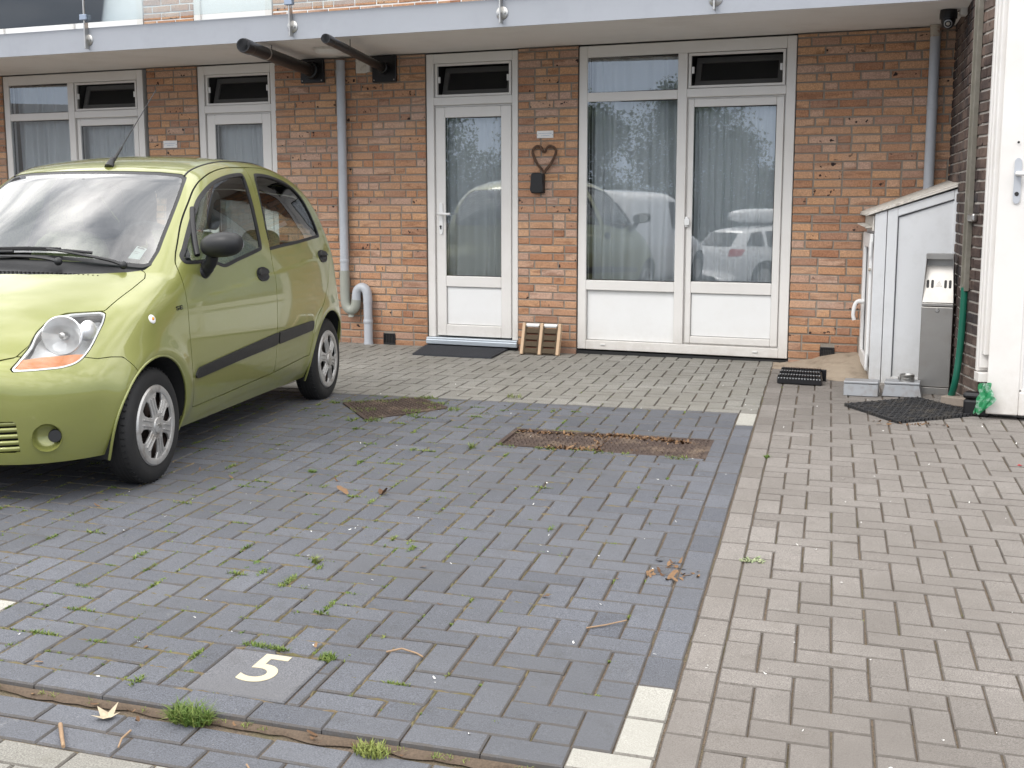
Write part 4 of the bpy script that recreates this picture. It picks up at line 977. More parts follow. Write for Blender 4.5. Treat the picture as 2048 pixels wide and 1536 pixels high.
for z0, z1, e in ((.006, .020, 0.), (.0215, .029, .012)):
    mb.add([(X0 - .055 + e, YF - o_, Zt(X0 - .06) + z0), (X1 + .008, YF - o_, Zt(X1) + z0 + .008), (-.64, .0, Zt(X1) + z0 + .02), (X0 - .20, .0, Zt(X0 - .06) + z0), (X0 - .055 + e, YF - o_, Zt(X0 - .06) + z1), (X1 + .008, YF - o_, Zt(X1) + z1 + .008), (-.64, .0, Zt(X1) + z1 + .02), (X0 - .20, .0, Zt(X0 - .06) + z1)],
           [(3, 2, 1, 0), (4, 5, 6, 7), (0, 1, 5, 4), (1, 2, 6, 5), (2, 3, 7, 6), (3, 0, 4, 7)])
mb.build('top_board', M['cappaint'], cab, bevel=.003)
mb = MB()
mb.add([sp(YF + .06, .0, 1.045), sp(YF + .06, .05, 1.04), sp(-.1, .07, 1.055), sp(-.1, .0, 1.06), sp(YF + .06, .0, 1.052), sp(YF + .06, .05, 1.047), sp(-.1, .07, 1.062), sp(-.1, .0, 1.067)], [(3, 2, 1, 0), (4, 5, 6, 7), (0, 1, 5, 4), (1, 2, 6, 5), (2, 3, 7, 6), (3, 0, 4, 7)]); mb.build('drip_edge', M['cappaint'], cab)

# ash bin
ab = thing('ash_bin', 'tall stainless steel cigarette ash bin standing before the white cabinet', 'ash bin', (-.585, -1.0, -.03))
XA, XB, YA, YB_ = -.706, -.512, -1.085, -.965; zb = -.022
mb = MB(); mb.box(XA, XB, YA, YB_, zb + .05, .548); bdy = mb.build('door', M['inox'], ab, bevel=.004)
mb = MB(); mb.box(XA + .004, XB - .004, YA + .006, YB_, zb, zb + .046); mb.build('plinth', M['inox'], ab, bevel=.002)
mb = MB(); mb.box(XA, XB, YA - .004, YB_, .552, .572); mb.build('rail', M['inox'], ab, bevel=.003)
zs0, zs1 = .575, .885; ti = .016                     # hood: sloping face between two cheeks
mb = MB()
for (a, b) in ((XA, XA + .003), (XB - .003, XB)):
    s = ti if a < -.6 else -ti
    mb.add([(a, YA, zs0), (b, YA, zs0), (b, YB_, zs0), (a, YB_, zs0), (a + s, YA + .015, zs1), (b + s, YA + .015, zs1), (b + s, YB_, zs1), (a + s, YB_, zs1)], [(3, 2, 1, 0), (4, 5, 6, 7), (0, 1, 5, 4), (1, 2, 6, 5), (2, 3, 7, 6), (3, 0, 4, 7)])
mb.box(XA + ti, XB - ti, YB_ - .003, YB_, zs0, zs1); mb.box(XA + ti - .002, XB - ti + .002, YA + .005, YB_, zs1 - .003, zs1 + .002); mb.box(XA + ti - .002, XB - ti + .002, YA + .005, YA + .010, zs1 - .030, zs1 - .003)
mb.build('hood', M['inox'], ab)
fa = lambda x, s, e=0.: (x, YA - .002 + s * .085 - e * .93, zs0 + .002 + s * .232 + e * .35)       # s in 0..1 up the sloping face
mb = MB(); i_ = ti * .75
mb.add([fa(XA + .004, 0), fa(XB - .004, 0), fa(XB - i_ - .004, 1), fa(XA + i_ + .004, 1), (XA + .004, YB_ - .005, zs0), (XB - .004, YB_ - .005, zs0), (XB - i_ - .004, YB_ - .005, zs0 + .232), (XA + i_ + .004, YB_ - .005, zs0 + .232)], [(0, 1, 2, 3), (3, 2, 6, 7), (0, 3, 7, 4), (1, 5, 6, 2)])
face = mb.build('stub_plate', M['inox'], ab)
mb = MB(); xc = (XA + XB) / 2
for x in (-.068, -.040, .040, .068):
    ov = [(x + .0085 * math.cos(k) * (1 if abs(math.sin(k)) < .99 else 1), (.019 if math.sin(k) > 0 else -.019) + .0085 * math.sin(k)) for k in [2 * math.pi * i / 20 for i in range(20)]]
    mb.add([fa(xc + a, .50 + b / .247, .0012) for a, b in ov], [tuple(range(20))])
for r_ in range(5):
    for k in range(r_ + 1):
        a = (k - r_ / 2) * .0085; b = .018 - r_ * .0085
        mb.add([fa(xc + a + .0022 * math.cos(q), .50 + (b + .0022 * math.sin(q)) / .247, .0012) for q in [2 * math.pi * i / 8 for i in range(8)]], [tuple(range(8))])
mb.build('stub_holes', M['gasket'], face)
mb = MB(); mb.lathe([(0, .008), (.010, .008), (.013, .003), (.013, 0)], Matrix.Translation((xc, YA, .527)) @ Matrix.Rotation(R(90), 4, 'X'), 18); lk = mb.build('lock', M['steel'], bdy, smooth=40)
mb = MB(); mb.box(xc - .0015, xc + .0015, YA - .0088, YA - .0078, .521, .533); mb.build('keyhole', M['gasket'], lk)

# objects on the paving in the corner
def gp(x, y, z=0): return (x, y, gz(x, y) + z)
def wedge(mb, x0, x1, y0, y1, z0, z1, tx, ty): mb.add([(x0, y0, z0), (x1, y0, z0), (x1, y1, z0), (x0, y1, z0), (x0 + tx, y0 + ty, z1), (x1 - tx, y0 + ty, z1), (x1 - tx, y1 - ty * .3, z1), (x0 + tx, y1 - ty * .3, z1)], [(3, 2, 1, 0), (4, 5, 6, 7), (0, 1, 5, 4), (1, 2, 6, 5), (2, 3, 7, 6), (3, 0, 4, 7)])
def foot(label, x, y, w, tx, rz):
    t = thing('metal_foot', label, 'metal foot', gp(x, y), rz, 'sheet metal feet on the paving')
    mb = MB(); wedge(mb, -w / 2, w / 2, -.07, .07, .0, .078, tx, .006); mb.build('body', M['galv'], t, local=True, bevel=.004)
    mb = MB(); wedge(mb, -w / 2 + tx * .82, w / 2 - tx * .82, -.070, .072, .080, .096, 0., 0.); mb.build('lid', M['galv'], t, local=True, bevel=.004)
    return t
foot('rusty edged grey sheet metal foot left of the one that carries the ash tin', -1.040, -1.245, .215, .000, .06)
foot('clean grey tapered sheet metal foot that carries the round ash tin', -.792, -1.185, .245, .016, .06)
t = thing('ash_tin', 'small round metal ash tin standing on a grey metal foot', 'ash tin', gp(-.765, -1.19, .096), .3)
mb = MB(); mb.lathe([(0, 0), (.045, 0), (.047, .004), (.047, .022), (.044, .024), (.0465, .027), (.0465, .044), (.043, .047), (.036, .046), (.034, .038), (0, .036)], None, 30); mb.build('tin', M['steel'], t, local=True, smooth=40)
mb = MB(); mb.box(-.056, -.046, -.012, .012, .008, .030); mb.build('tab', M['steel'], t, local=True, bevel=.002)
# loose concrete block, black box, green bag
t = thing('concrete_block', 'loose brown concrete paver lying beside the green bag', 'block', gp(-.44, -1.42), -.42)
mb = MB(); mb.box(-.085, .085, -.052, .052, .003, .058); o = mb.build('block', M['concrete'], t, local=True, bevel=.008, segs=3)
t = thing('bait_box', 'black plastic box against the dark bricks behind the green bag', 'box', gp(-.312, -1.705), -.12)
mb = MB(); mb.box(-.075, .075, -.038, .038, .0, .100); mb.build('body', M['black'], t, local=True, bevel=.015, segs=3)
mb = MB(); mb.box(-.080, .080, -.043, .043, .102, .142); mb.build('lid', M['black'], t, local=True, bevel=.02, segs=3)
mb = MB(); n, k = 26, 22; rr = random.Random(5); vs = []
for i in range(n + 1):
    f = i / n
    for j in range(k):
        a = 2 * math.pi * j / k; wd = (.042 * math.sin(min(1, f * 1.25 + .08) * math.pi * .80) + .010) * (1 + .35 * math.sin(3 * a + 5 * f) + .25 * math.sin(7 * a - 9 * f)); 
        vs.append((-.306 + .022 * math.sin(f * 3.2) + .040 * f + wd * math.cos(a) * .8, -1.835 + .33 * wd * math.sin(a) + .004 * math.sin(13 * a + 11 * f), -.002 + .172 * f + .010 * math.sin(2 * a + 6 * f)))
mb.add(vs, [(i * k + j, i * k + (j + 1) % k, (i + 1) * k + (j + 1) % k, (i + 1) * k + j) for i in range(n) for j in range(k)] + [tuple(range(k - 1, -1, -1)), tuple(n * k + j for j in range(k))])
tag(mb.build('plastic_bag', M['bag'], smooth=25), 'crumpled green and white plastic bag by the edge of the open cream door', 'bag')
t = thing('door_stop', 'grey metal door stop on the paving under the open cream door', 'door stop', gp(-.055, -1.55))
mb = MB(); mb.lathe([(0, .05), (.024, .05), (.036, .038), (.040, .004), (.042, 0)], None, 6); mb.build('stop', M['galv'], t, local=True, bevel=.003)
# perforated rubber mat
MC = [np.array(p) for p in ((-1.084, -1.687), (-.718, -2.127), (-.288, -1.69), (-.685, -1.295))]
t = thing('rubber_mat', 'black perforated rubber mat lying as a diamond before the ash bin', 'mat', gp(-.69, -1.70))
mp_ = lambda u, v, z: gp(*((MC[0] * (1 - u) + MC[1] * u) * (1 - v) + (MC[3] * (1 - u) + MC[2] * u) * v), z)
mb = MB(); n = 22; hw = .30 / n
for i in range(n):
    for j in range(n):
        a, b, c, d = i / n, (i + 1) / n, j / n, (j + 1) / n; cu, cv = (a + b) / 2, (c + d) / 2; h = .27 / n if 0 < i < n - 1 or 1 else .2 / n
        O_ = [(a, c), (b, c), (b, d), (a, d)]; I_ = [(cu - h, cv - h), (cu + h, cv - h), (cu + h, cv + h), (cu - h, cv + h)]
        mb.add([mp_(u, v, .017 + .002 * math.sin(i * 2.1) * math.sin(j * 1.7)) for u, v in O_] + [mp_(u, v, .0165) for u, v in I_] + [mp_(u, v, .001) for u, v in I_], [(k, (k + 1) % 4, 4 + (k + 1) % 4, 4 + k) for k in range(4)] + [(4 + k, 4 + (k + 1) % 4, 8 + (k + 1) % 4, 8 + k) for k in range(4)])
q = [(0, 0), (1, 0), (1, 1), (0, 1)]
for k in range(4):
    (a, c), (b, d) = q[k], q[(k + 1) % 4]
    for s in range(n):
        u0, v0, u1, v1 = a + (b - a) * (s + .12) / n, c + (d - c) * (s + .12) / n, a + (b - a) * (s + .88) / n, c + (d - c) * (s + .88) / n
        mb.add([mp_(u0, v0, .017), mp_(u1, v1, .017), mp_(u1, v1, .0), mp_(u0, v0, .0)], [(0, 1, 2, 3)])
mb.build('lattice', M['rubbermat'], t, fix=False)
mb = MB()
for i in range(n + 1):
    for j in range(n + 1):
        if (i + j) % 2: continue
        u, v = i / n, j / n; p = Vector(mp_(min(max(u, .012), .988), min(max(v, .012), .988), .017)); mb.lathe([(.0065, 0), (.005, .004), (0, .0045)], Matrix.Translation(p), 7)
mb.build('studs', M['rubbermat'], t, smooth=50)['kind'] = 'stuff'
# boot scraper with stepped brushes
t = thing('boot_scraper', 'black stepped boot scraper with rows of studs by the heap of sand', 'boot scraper', gp(-1.48, -.86), -.02)
mb = MB()
for r_, (y, h, wd) in enumerate(((-.13, .045, .30), (-.06, .062, .285), (.01, .078, .27))):
    mb.box(-wd / 2 - .01 * r_, wd / 2 - .01 * r_, y - .026, y + .026, .002, h)
mb.box(-.155, .145, .04, .06, .002, .085); bs = mb.build('base', M['black'], t, local=True, bevel=.003)
mb = MB()
for r_, (y, h, wd) in enumerate(((-.13, .045, .30), (-.06, .062, .285), (.01, .078, .27))):
    for k in range(15):
        x = -wd / 2 - .01 * r_ + wd * (k + .5) / 15
        mb.box(x - .0065, x + .0065, y - .022, y + .022, h, h + .014); mb.ball((x, y - .027, h - .006), .0052, 5, mi=1)
mb.build('studs', [M['black'], M['galv']], t, local=True)
# heap of sand at the foot of the wall
mb = MB(); vs = []; n, m_ = 40, 30
for i in range(n + 1):
    for j in range(m_ + 1):
        x = -2.02 + 1.06 * i / n; y = .02 - .78 * j / m_; u = (x + 1.28) / .34; v = (y - .05) / .48
        h = .105 * math.exp(-(u * u * .9 + v * v * 1.4)) + .035 * math.exp(-(((x + 1.2) / .2) ** 2 + ((y + .42) / .35) ** 2)) - .012 + .004 * math.sin(x * 41 + y * 17) * math.sin(y * 37 - x * 9) + random.uniform(-.0015, .0015)
        vs.append(gp(x, y, min(h, .5)))
mb.add(vs, [(i * (m_ + 1) + j, (i + 1) * (m_ + 1) + j, (i + 1) * (m_ + 1) + j + 1, i * (m_ + 1) + j + 1) for i in range(n) for j in range(m_)])
tag(mb.build('sand_heap', M['sand'], smooth=80, fix=False), 'small heap of loose sand against the brick wall beside the white cabinet', 'sand', kind='stuff')
# door mat
DC = [np.array(p) for p in ((-4.673, -.599), (-3.985, -.563), (-4.087, .0), (-4.86, .0))]
dm = thing('door_mat', 'charcoal ribbed door mat in front of the glazed entrance door', 'door mat', gp(-4.4, -.3))
dp = lambda u, v, z: gp(*((DC[0] * (1 - u) + DC[1] * u) * (1 - v) + (DC[3] * (1 - u) + DC[2] * u) * v), z)
mb = MB(); e = [(0, 0), (1, 0), (1, 1), (0, 1)]
mb.add([dp(u, v, .016) for u, v in e] + [dp(u, v, .0) for u, v in e], [(0, 1, 2, 3)] + [(4 + k, 4 + (k + 1) % 4, (k + 1) % 4, k) for k in range(4)])
mb.build('base', M['carpetmat'], dm)
mb = MB(); nu, nv = 44, 26
for i in range(nu):
    for j in range(nv):
        u, v = .02 + .96 * (i + .5) / nu, .03 + .94 * (j + .5) / nv; du, dv = .36 / nu, .30 / nv; z = .021 if (i + j) % 2 else .019
        q = [(u - du, v - dv), (u + du, v - dv), (u + du, v + dv), (u - du, v + dv)]
        mb.add([dp(a, b, z) for a, b in q] + [dp(u + (a - u) * 1.25, v + (b - v) * 1.25, .016) for a, b in q], [(0, 1, 2, 3)] + [(4 + k, 4 + (k + 1) % 4, (k + 1) % 4, k) for k in range(4)])
mb.build('pile', M['carpetmat'], dm, fix=False)
# slatted bristle rack leaning on the pier
rk = thing('foot_scraper_rack', 'wooden framed bristle rack leaning on the brick pier beside the entrance', 'rack', gp(-3.72, -.20), .05, rot=(R(-17), 0, .05))
mb = MB(); 
for x in (-.165, -.012, .141): mb.box(x, x + .026, -.022, .022, .0, .262)
mb.build('stile', M['wood'], rk, local=True, bevel=.004)
mb = MB()
for c0_, c1_ in ((-.137, -.014), (.016, .139)):
    for s in range(4): z = .012 + s * .055; mb.box(c0_ + .012, c1_ - .012, -.014, .012, z, z + .042)
    for (x, w) in ((c0_, .010), (c1_ - .010, .010)):
        for k in range(22): z = .004 + k * .0108; mb.box(x - .001, x + w + .001, -.022, .010, z, z + .007)
    for s in range(4):
        z = .012 + s * .055
        for k in range(20): xx = c0_ + .013 + (c1_ - c0_ - .026) * k / 20; mb.box(xx, xx + .0032, -.020, -.013, z + .002, z + .040)
mb.build('bristles', M['bristle'], rk, local=True)
mb = MB()
for c0_, c1_ in ((-.139, -.012), (.014, .141)): mb.tube([(c0_ + .008, -.006, .243), (c1_ - .008, -.006, .243)], .017, 12)
mb.build('roller', M['white'], rk, local=True, smooth=50)
mb = MB()
for c0_, c1_ in ((-.137, -.014), (.016, .139)):
    for s in range(3): z = .054 + s * .055; mb.box(c0_ + .01, c1_ - .01, .004, .012, z, z + .013)
mb.build('slat', simple('red_brown_wood', (.16, .045, .02), .7), rk, local=True)
# ---------------------------------------------------------------- the green car
def paint_mat():
    mt, t, b = newmat('lime_metallic_paint'); co = objco(t)
    c = mixc_(t, noise(t, 900, 2, .5, co), (.205, .218, .058), (.272, .286, .086))
    d = ramp(t, noise(t, 7, 8, .7, co), .50, .75); sp = t.nodes.new('ShaderNodeSeparateXYZ'); t.links.new(co, sp.inputs[0])
    low = ramp(t, sp.outputs['Z'], .18, .42, (1, 1, 1), (0, 0, 0)); c = mixc_(t, math_(t, 'MULTIPLY', math_(t, 'MULTIPLY', d, low), .5), c, (.16, .14, .09))
    t.links.new(c, b.inputs['Base Color']); b.inputs['Metallic'].default_value = .35
    t.links.new(math_(t, 'ADD', math_(t, 'MULTIPLY', noise(t, 30, 5, .6, co), .10), .30), b.inputs['Roughness'])
    b.inputs['Coat Weight'].default_value = 1.; b.inputs['Coat Roughness'].default_value = .035; b.inputs['Coat IOR'].default_value = 1.5
    return mt
PAINT = paint_mat()
M['cartrim'] = simple('black_car_trim', (.0095, .010, .0115), .46, var=.2, vscale=30, rvar=.12, bscale=400, bstr=.12)
M['carglass'] = glass_mat('car_side_glass', (.80, .87, .84), .05)
M['windscreen'] = glass_mat('windscreen_glass', (.66, .75, .72), .21)
M['lens'] = glass_mat('lamp_lens', (.94, .95, .95), .03)
M['chrome'] = simple('lamp_reflector', (.88, .89, .90), .38, .75, var=.05)
M['amber'] = simple('amber_lens', (.95, .27, .01), .25, var=.25, vscale=60, spec=.8, coat=.6)
M['hub'] = simple('silver_hub_cap', (.46, .455, .445), .40, .6, var=.08, vscale=8, dirt=(.17, .13, .10), dscale=16, damt=.7)
M['hubdark'] = simple('rusty_steel_wheel', (.030, .020, .017), .8, var=.5, vscale=20, dirt=(.10, .05, .03), dscale=20, damt=.6)
def tyre_mat():
    return simple('tyre_rubber', (.0095, .0095, .010), .7, var=.25, vscale=40, bscale=120, bstr=.3, dirt=(.03, .027, .023), dscale=9, damt=.3)
M['tyre'] = tyre_mat()
M['inner'] = simple('dark_car_interior', (.030, .032, .034), .8, var=.2)
M['under'] = simple('car_underside', (.012, .012, .012), .9)
def seat_mat():
    mt, t, b = newmat('green_seat_fabric'); co = objco(t)
    v = t.nodes.new('ShaderNodeTexVoronoi'); v.inputs['Scale'].default_value = 110; t.links.new(co, v.inputs['Vector'])
    c = mixc_(t, ramp(t, v.outputs['Distance'], .2, .5), (.17, .18, .085), (.33, .345, .17)); t.links.new(c, b.inputs['Base Color']); b.inputs['Roughness'].default_value = .95; return mt
M['seat'] = seat_mat()
CL, CR_ = np.array([.9748, .2231, 0]), np.array([-.2231, .9748, 0])
CA = np.array([-3.575, -5.184, 0]) - .72 * CL + .14 * CR_; CA[2] = -.028
car = thing('parked_car', 'lime green five door hatchback parked nose out on the dark bays', 'car', tuple(CA), math.atan2(.2231, .9748))

CF = CarField()
Vb, Qb = surface_nets(CF, (-.83, -.78, .0), (.83, 3.0, 1.62), .0185)
Vb = CF.snap(Vb, 0., 3)
d1 = np.linalg.norm(Vb[Qb[:, 0]] - Vb[Qb[:, 2]], axis=1); d2 = np.linalg.norm(Vb[Qb[:, 1]] - Vb[Qb[:, 3]], axis=1); sw = (d1 <= d2)[:, None]
Tb = np.concatenate([np.where(sw, Qb[:, [0, 1, 2]], Qb[:, [0, 1, 3]]), np.where(sw, Qb[:, [0, 2, 3]], Qb[:, [1, 2, 3]])])

def panel(name, V, T, mat, off=0., skirt=.012, parent=car, par_local=True, flip=False):
    """mesh from clipped body surface: offset along the body normal, with a folded-in edge"""
    N_ = CF.normal(V); P = V + N_ * off; n = len(V)
    F3 = T if not flip else T[:, ::-1]
    nn = N_ if not flip else -N_
    verts = P; faces = F3; norms = nn
    if skirt:
        e = np.sort(np.concatenate([F3[:, [0, 1]], F3[:, [1, 2]], F3[:, [2, 0]]]), 1); ed = np.concatenate([F3[:, [0, 1]], F3[:, [1, 2]], F3[:, [2, 0]]])
        u, inv, cnt = np.unique(e, axis=0, return_inverse=True, return_counts=True); inv = inv.reshape(-1)
        B = ed[cnt[inv] == 1]
        if len(B):
            vi = np.unique(B); mp = np.full(n, -1); mp[vi] = np.arange(len(vi))
            top = P[vi]; low = P[vi] - N_[vi] * skirt
            b0, b1_ = n, n + len(vi)
            q = np.stack([B[:, 1], B[:, 0], B[:, 0], B[:, 1]], 1)
            t1 = np.stack([b0 + mp[B[:, 1]], b0 + mp[B[:, 0]], b1_ + mp[B[:, 0]]], 1); t2 = np.stack([b0 + mp[B[:, 1]], b1_ + mp[B[:, 0]], b1_ + mp[B[:, 1]]], 1)
            verts = np.concatenate([P, top, low]); faces = np.concatenate([F3, t1, t2])
            cen = verts[faces[len(F3):]]; fn = np.cross(cen[:, 1] - cen[:, 0], cen[:, 2] - cen[:, 0]); fn /= np.linalg.norm(fn, axis=1, keepdims=True) + 1e-12
            sn = np.zeros((2 * len(vi), 3))
            for k in range(3): np.add.at(sn, faces[len(F3):, k] - n, fn)
            sn /= np.linalg.norm(sn, axis=1, keepdims=True) + 1e-12; norms = np.concatenate([nn, sn])
    me = bpy.data.meshes.new(name); me.from_pydata(verts.tolist(), [], faces.tolist()); me.materials.append(mat)
    me.polygons.foreach_set('use_smooth', [True] * len(me.polygons)); me.update()
    me.normals_split_custom_set_from_vertices(norms.tolist())
    o = bpy.data.objects.new(name, me); COL.objects.link(o); o.parent = parent; return o
def AX(V): return np.abs(V[:, 0]), V[:, 1], V[:, 2]
def side_f(poly, V, m=.10):
    x, y, z = AX(V); return np.maximum(psd(poly, y, z), (CF.W(y, z) - m) - x)
def split(V, T, f, g=.0022):
    """returns (inside, outside) with a gap"""
    return clip(V, T, f + g), clip(V, T, -f + g)
cs = lambda p, n=4: catmull(p, n)
BP = [(1.586, 1.440), (1.545, 1.353), (1.500, 1.2), (1.467, 1.06), (1.452, .95), (1.440, .83), (1.428, .7), (1.424, .55), (1.436, .40), (1.445, .300)]
def opencs(p, n=4): return [tuple(q) for q in catmull(p, n, False)]
FD = opencs([(1.586, 1.440), (1.336, 1.432), (1.124, 1.406), (.963, 1.369), (.849, 1.321), (.735, 1.250), (.597, 1.158), (.47, 1.062), (.385, .993), (.345, .942), (.312, .81), (.306, .70), (.312, .60), (.345, .426), (.397, .274)]) + [(.8, .283), (1.2, .295)] + opencs(BP)[::-1]
RD = opencs(BP) + [(1.6, .310), (1.8, .322)] + opencs([(1.985, .331), (2.02, .44), (2.09, .555), (2.236, .636), (2.35, .745), (2.419, .855), (2.452, .93), (2.440, 1.02), (2.405, 1.12), (2.36, 1.21), (2.30, 1.295), (2.20, 1.368), (2.098, 1.408), (1.949, 1.434), (1.781, 1.442)])
FW = opencs([(.569, .957), (.43, .958), (.402, .972), (.412, 1.0), (.455, 1.03), (.532, 1.086), (.681, 1.192), (.813, 1.276), (.966, 1.339), (1.127, 1.374), (1.29, 1.396), (1.44, 1.406), (1.474, 1.400), (1.472, 1.375), (1.432, 1.265), (1.385, 1.135), (1.350, 1.02), (1.330, .992), (1.29, .984), (1.12, .962), (.978, .945), (.86, .928), (.793, .924), (.729, .938)]) + [(.64, .953)]
RWN = opencs([(1.640, 1.404), (1.70, 1.409), (1.855, 1.403), (2.053, 1.373), (2.176, 1.332), (2.265, 1.268), (2.312, 1.19), (2.345, 1.10), (2.362, 1.040), (2.345, 1.028), (2.227, 1.022), (1.9, 1.004), (1.6, .991), (1.445, .984), (1.432, 1.0), (1.47, 1.09), (1.53, 1.24), (1.60, 1.37)])
WSP = [(-x, z) for x, z in [(.57, .953), (.45, .968), (.3, .985), (.15, .996)]]
wr_ = [(.0, 1.0), (.15, .996), (.3, .985), (.45, .968), (.565, .952), (.590, .962), (.588, 1.021), (.561, 1.128), (.525, 1.27), (.500, 1.352), (.488, 1.377), (.455, 1.391), (.349, 1.401), (.20, 1.406), (0, 1.408)]
WSP = [(x, z) for x, z in wr_] + [(-x, z) for x, z in wr_[::-1][1:-1]]
HD = [(0, -.059), (.16, -.042), (.317, .006), (.44, .082), (.525, .157), (.571, .209), (.590, .200), (.607, .160), (.603, .049), (.592, -.059), (.583, -.17), (.526, -.221), (.46, -.272), (.421, -.332), (.408, -.422), (.413, -.488), (.388, -.547), (.331, -.578), (.2, -.612), (0, -.628)]
HD = HD + [(-x, y) for x, y in HD[::-1][1:-1]]
HL = opencs([(.342, .779), (.321, .74), (.300, .714), (.247, .646), (.190, .599), (.124, .581), (.052, .577), (-.04, .574), (-.082, .576), (-.050, .611), (.008, .668), (.045, .717), (.112, .764), (.180, .783), (.264, .788), (.32, .788)])
BM = [(-.95, .632), (-.545, .630), (-.42, .622), (-.348, .603), (-.29, .604), (-.237, .598), (-.203, .555), (-.17, .50), (-.05, .40), (.1, .0), (-.95, -.1)]
CO = [(0, -.062), (.16, -.045), (.317, .003), (.44, .078), (.525, .152), (.577, .210), (.592, .262), (.57, .30), (.45, .24), (.3, .19), (.15, .16), (0, .15)]
CO = CO + [(-x, y) for x, y in CO[::-1][1:-1]]
sz = lambda V: (np.abs(V[:, 0]) * .77 + V[:, 1] * .64, V[:, 2])
def f_head(V): x, y, z = AX(V); return np.maximum(psd(HL, *sz(V)), .33 - x)
def f_ws(V): return np.maximum(psd(WSP, V[:, 0], V[:, 2]), np.maximum(V[:, 1] - 1.05, .055 - V[:, 1] - .0 * V[:, 0]))
def f_arch(V):
    x, y, z = AX(V); r = np.minimum(np.hypot(y + .015, z - .262), np.hypot(y - 2.352, z - .262)); return np.maximum(r - .312, .40 - x)
def f_fog(V): x, y, z = AX(V); return np.sqrt((x - .502) ** 2 + (y + .542) ** 2 + ((z - .302) * 1.0) ** 2) - .057
def f_gr(V): x, y, z = AX(V); return np.maximum(np.maximum(x - .405, np.abs(z - .305) - .068), y + .3)

A_, Tn = clip(Vb, Tb, np.maximum(-f_arch(Vb), .188 - Vb[:, 2]))
# windscreen, with a black ceramic band
(wv, wt), (A_, Tn) = split(A_, Tn, f_ws(A_), .0)
fi = f_ws(wv) + .015
panel('windscreen_band', *clip(wv, wt, -fi), M['black'], -.002, 0, car)
panel('windscreen', *clip(wv, wt, fi), M['windscreen'], -.002, 0, car)
# hood, headlamps, bumper, cowl
(hv, ht), (A_, Tn) = split(A_, Tn, np.maximum(psd(HD, A_[:, 0], A_[:, 1]), .56 - A_[:, 2]), .0022); panel('hood', hv, ht, PAINT)
(lv, lt), (A_, Tn) = split(A_, Tn, f_head(A_), .0018)
(bv, bt), (A_, Tn) = split(A_, Tn, np.maximum(psd(BM, A_[:, 1], A_[:, 2]), .0 * A_[:, 0] - 1), .0018)
bv, bt = clip(bv, bt, -f_fog(bv)); bv, bt = clip(bv, bt, -f_gr(bv)); bumper = panel('front_bumper', bv, bt, PAINT)
(cv, ct), (A_, Tn) = split(A_, Tn, np.maximum(psd(CO, A_[:, 0], A_[:, 1]), .90 - A_[:, 2]), .001); cowl = panel('cowl', cv, ct, M['cartrim'], -.010)
# doors on both sides
for s in (1, -1):
    for nm, poly, win, isf in (('front', FD, FW, True), ('rear', RD, RWN, False)):
        f = np.maximum(side_f(poly, A_), -s * A_[:, 0])
        (dv_, dt_), (A_, Tn) = split(A_, Tn, f, .0024)
        wf_ = side_f(win, dv_, .13)
        body_v, body_t = clip(dv_, dt_, -wf_)
        dr = panel('door', body_v, body_t, PAINT)
        wv, wt = clip(dv_, dt_, wf_); w2 = side_f(win, wv, .13) + .017
        panel('window_seal', *clip(wv, wt, -w2), M['cartrim'], .0015, .010, dr)
        panel('window_pane', *clip(wv, wt, w2), M['carglass'], -.006, 0, dr)
        # side moulding, handle
        ml = [(.366, .423), (.385, .452), (.405, .468), (.9, .499), (1.43, .529), (1.43, .462), (.9, .441), (.41, .417)] if isf else [(1.448, .530), (2.0, .541), (2.019, .537), (2.018, .500), (2.000, .482), (1.46, .462), (1.448, .463)]
        mv, mt_ = clip(*clip(Vb, Tb, -s * Vb[:, 0] + .3), psd(ml, *[q for q in clip(Vb, Tb, -s * Vb[:, 0] + .3)[0].T[1:]]))
        panel('side_moulding', mv, mt_, M['cartrim'], .009, .010, dr)
        hy, hz = (1.276, .862) if isf else (2.318, .912); hw_, hh = .078, .038
        Vs, Ts = clip(Vb, Tb, -s * Vb[:, 0] + .3)
        fe = lambda V, k=1.: (np.abs((V[:, 1] - hy) / (hw_ * k)) ** 2.6 + np.abs((V[:, 2] - hz) / (hh * k)) ** 2.6) ** (1 / 2.6) * hh * k - hh * k
        near = np.maximum(np.abs(Vs[:, 1] - hy) - .2, np.abs(Vs[:, 2] - hz) - .1)
        Vh, Th = clip(Vs, Ts, near)
        hd = panel('handle', *clip(Vh, Th, fe(Vh)), M['cartrim'], .004, .008, dr)
        hv2, ht2 = clip(*clip(Vh, Th, fe(Vh, .80)), 0 * clip(Vh, Th, fe(Vh, .80))[0][:, 2] + hz - .002 - clip(Vh, Th, fe(Vh, .80))[0][:, 2])
        panel('grip', hv2, ht2, M['cartrim'], .018, .015, hd)
        mb = MB(); P0 = np.array([[s * .7, hy, hz - .016]]); P0 = CF.snap(P0, .0045); mb.ball(tuple(P0[0]), (.004, hw_ * .66, hh * .34), 8); mb.build('recess', M['gasket'], hd, local=True, smooth=60)
        if isf:          # quarter-light divider
            pts = CF.snap(np.array([[s * .601, .699 - .139 * k / 10, 1.203 - .228 * k / 10] for k in range(-1, 12)]), .0); mb = MB(); mb.tube([tuple(p) for p in pts], .0145, 8); mb.build('divider', M['cartrim'], dr, local=True, smooth=60)
rg = [(0, 1.375), (.40, 1.365), (.47, 1.33), (.53, 1.15), (.54, 1.02), (.50, .99), (0, .99)]; rg = rg + [(-x, z) for x, z in rg[::-1][1:-1]]
fr_ = np.maximum(psd(rg, A_[:, 0], A_[:, 2]), 2.2 - A_[:, 1]); (rv, rt_), (A_, Tn) = split(A_, Tn, fr_, .001); panel('rear_window', rv, rt_, M['carglass'], -.003, 0)
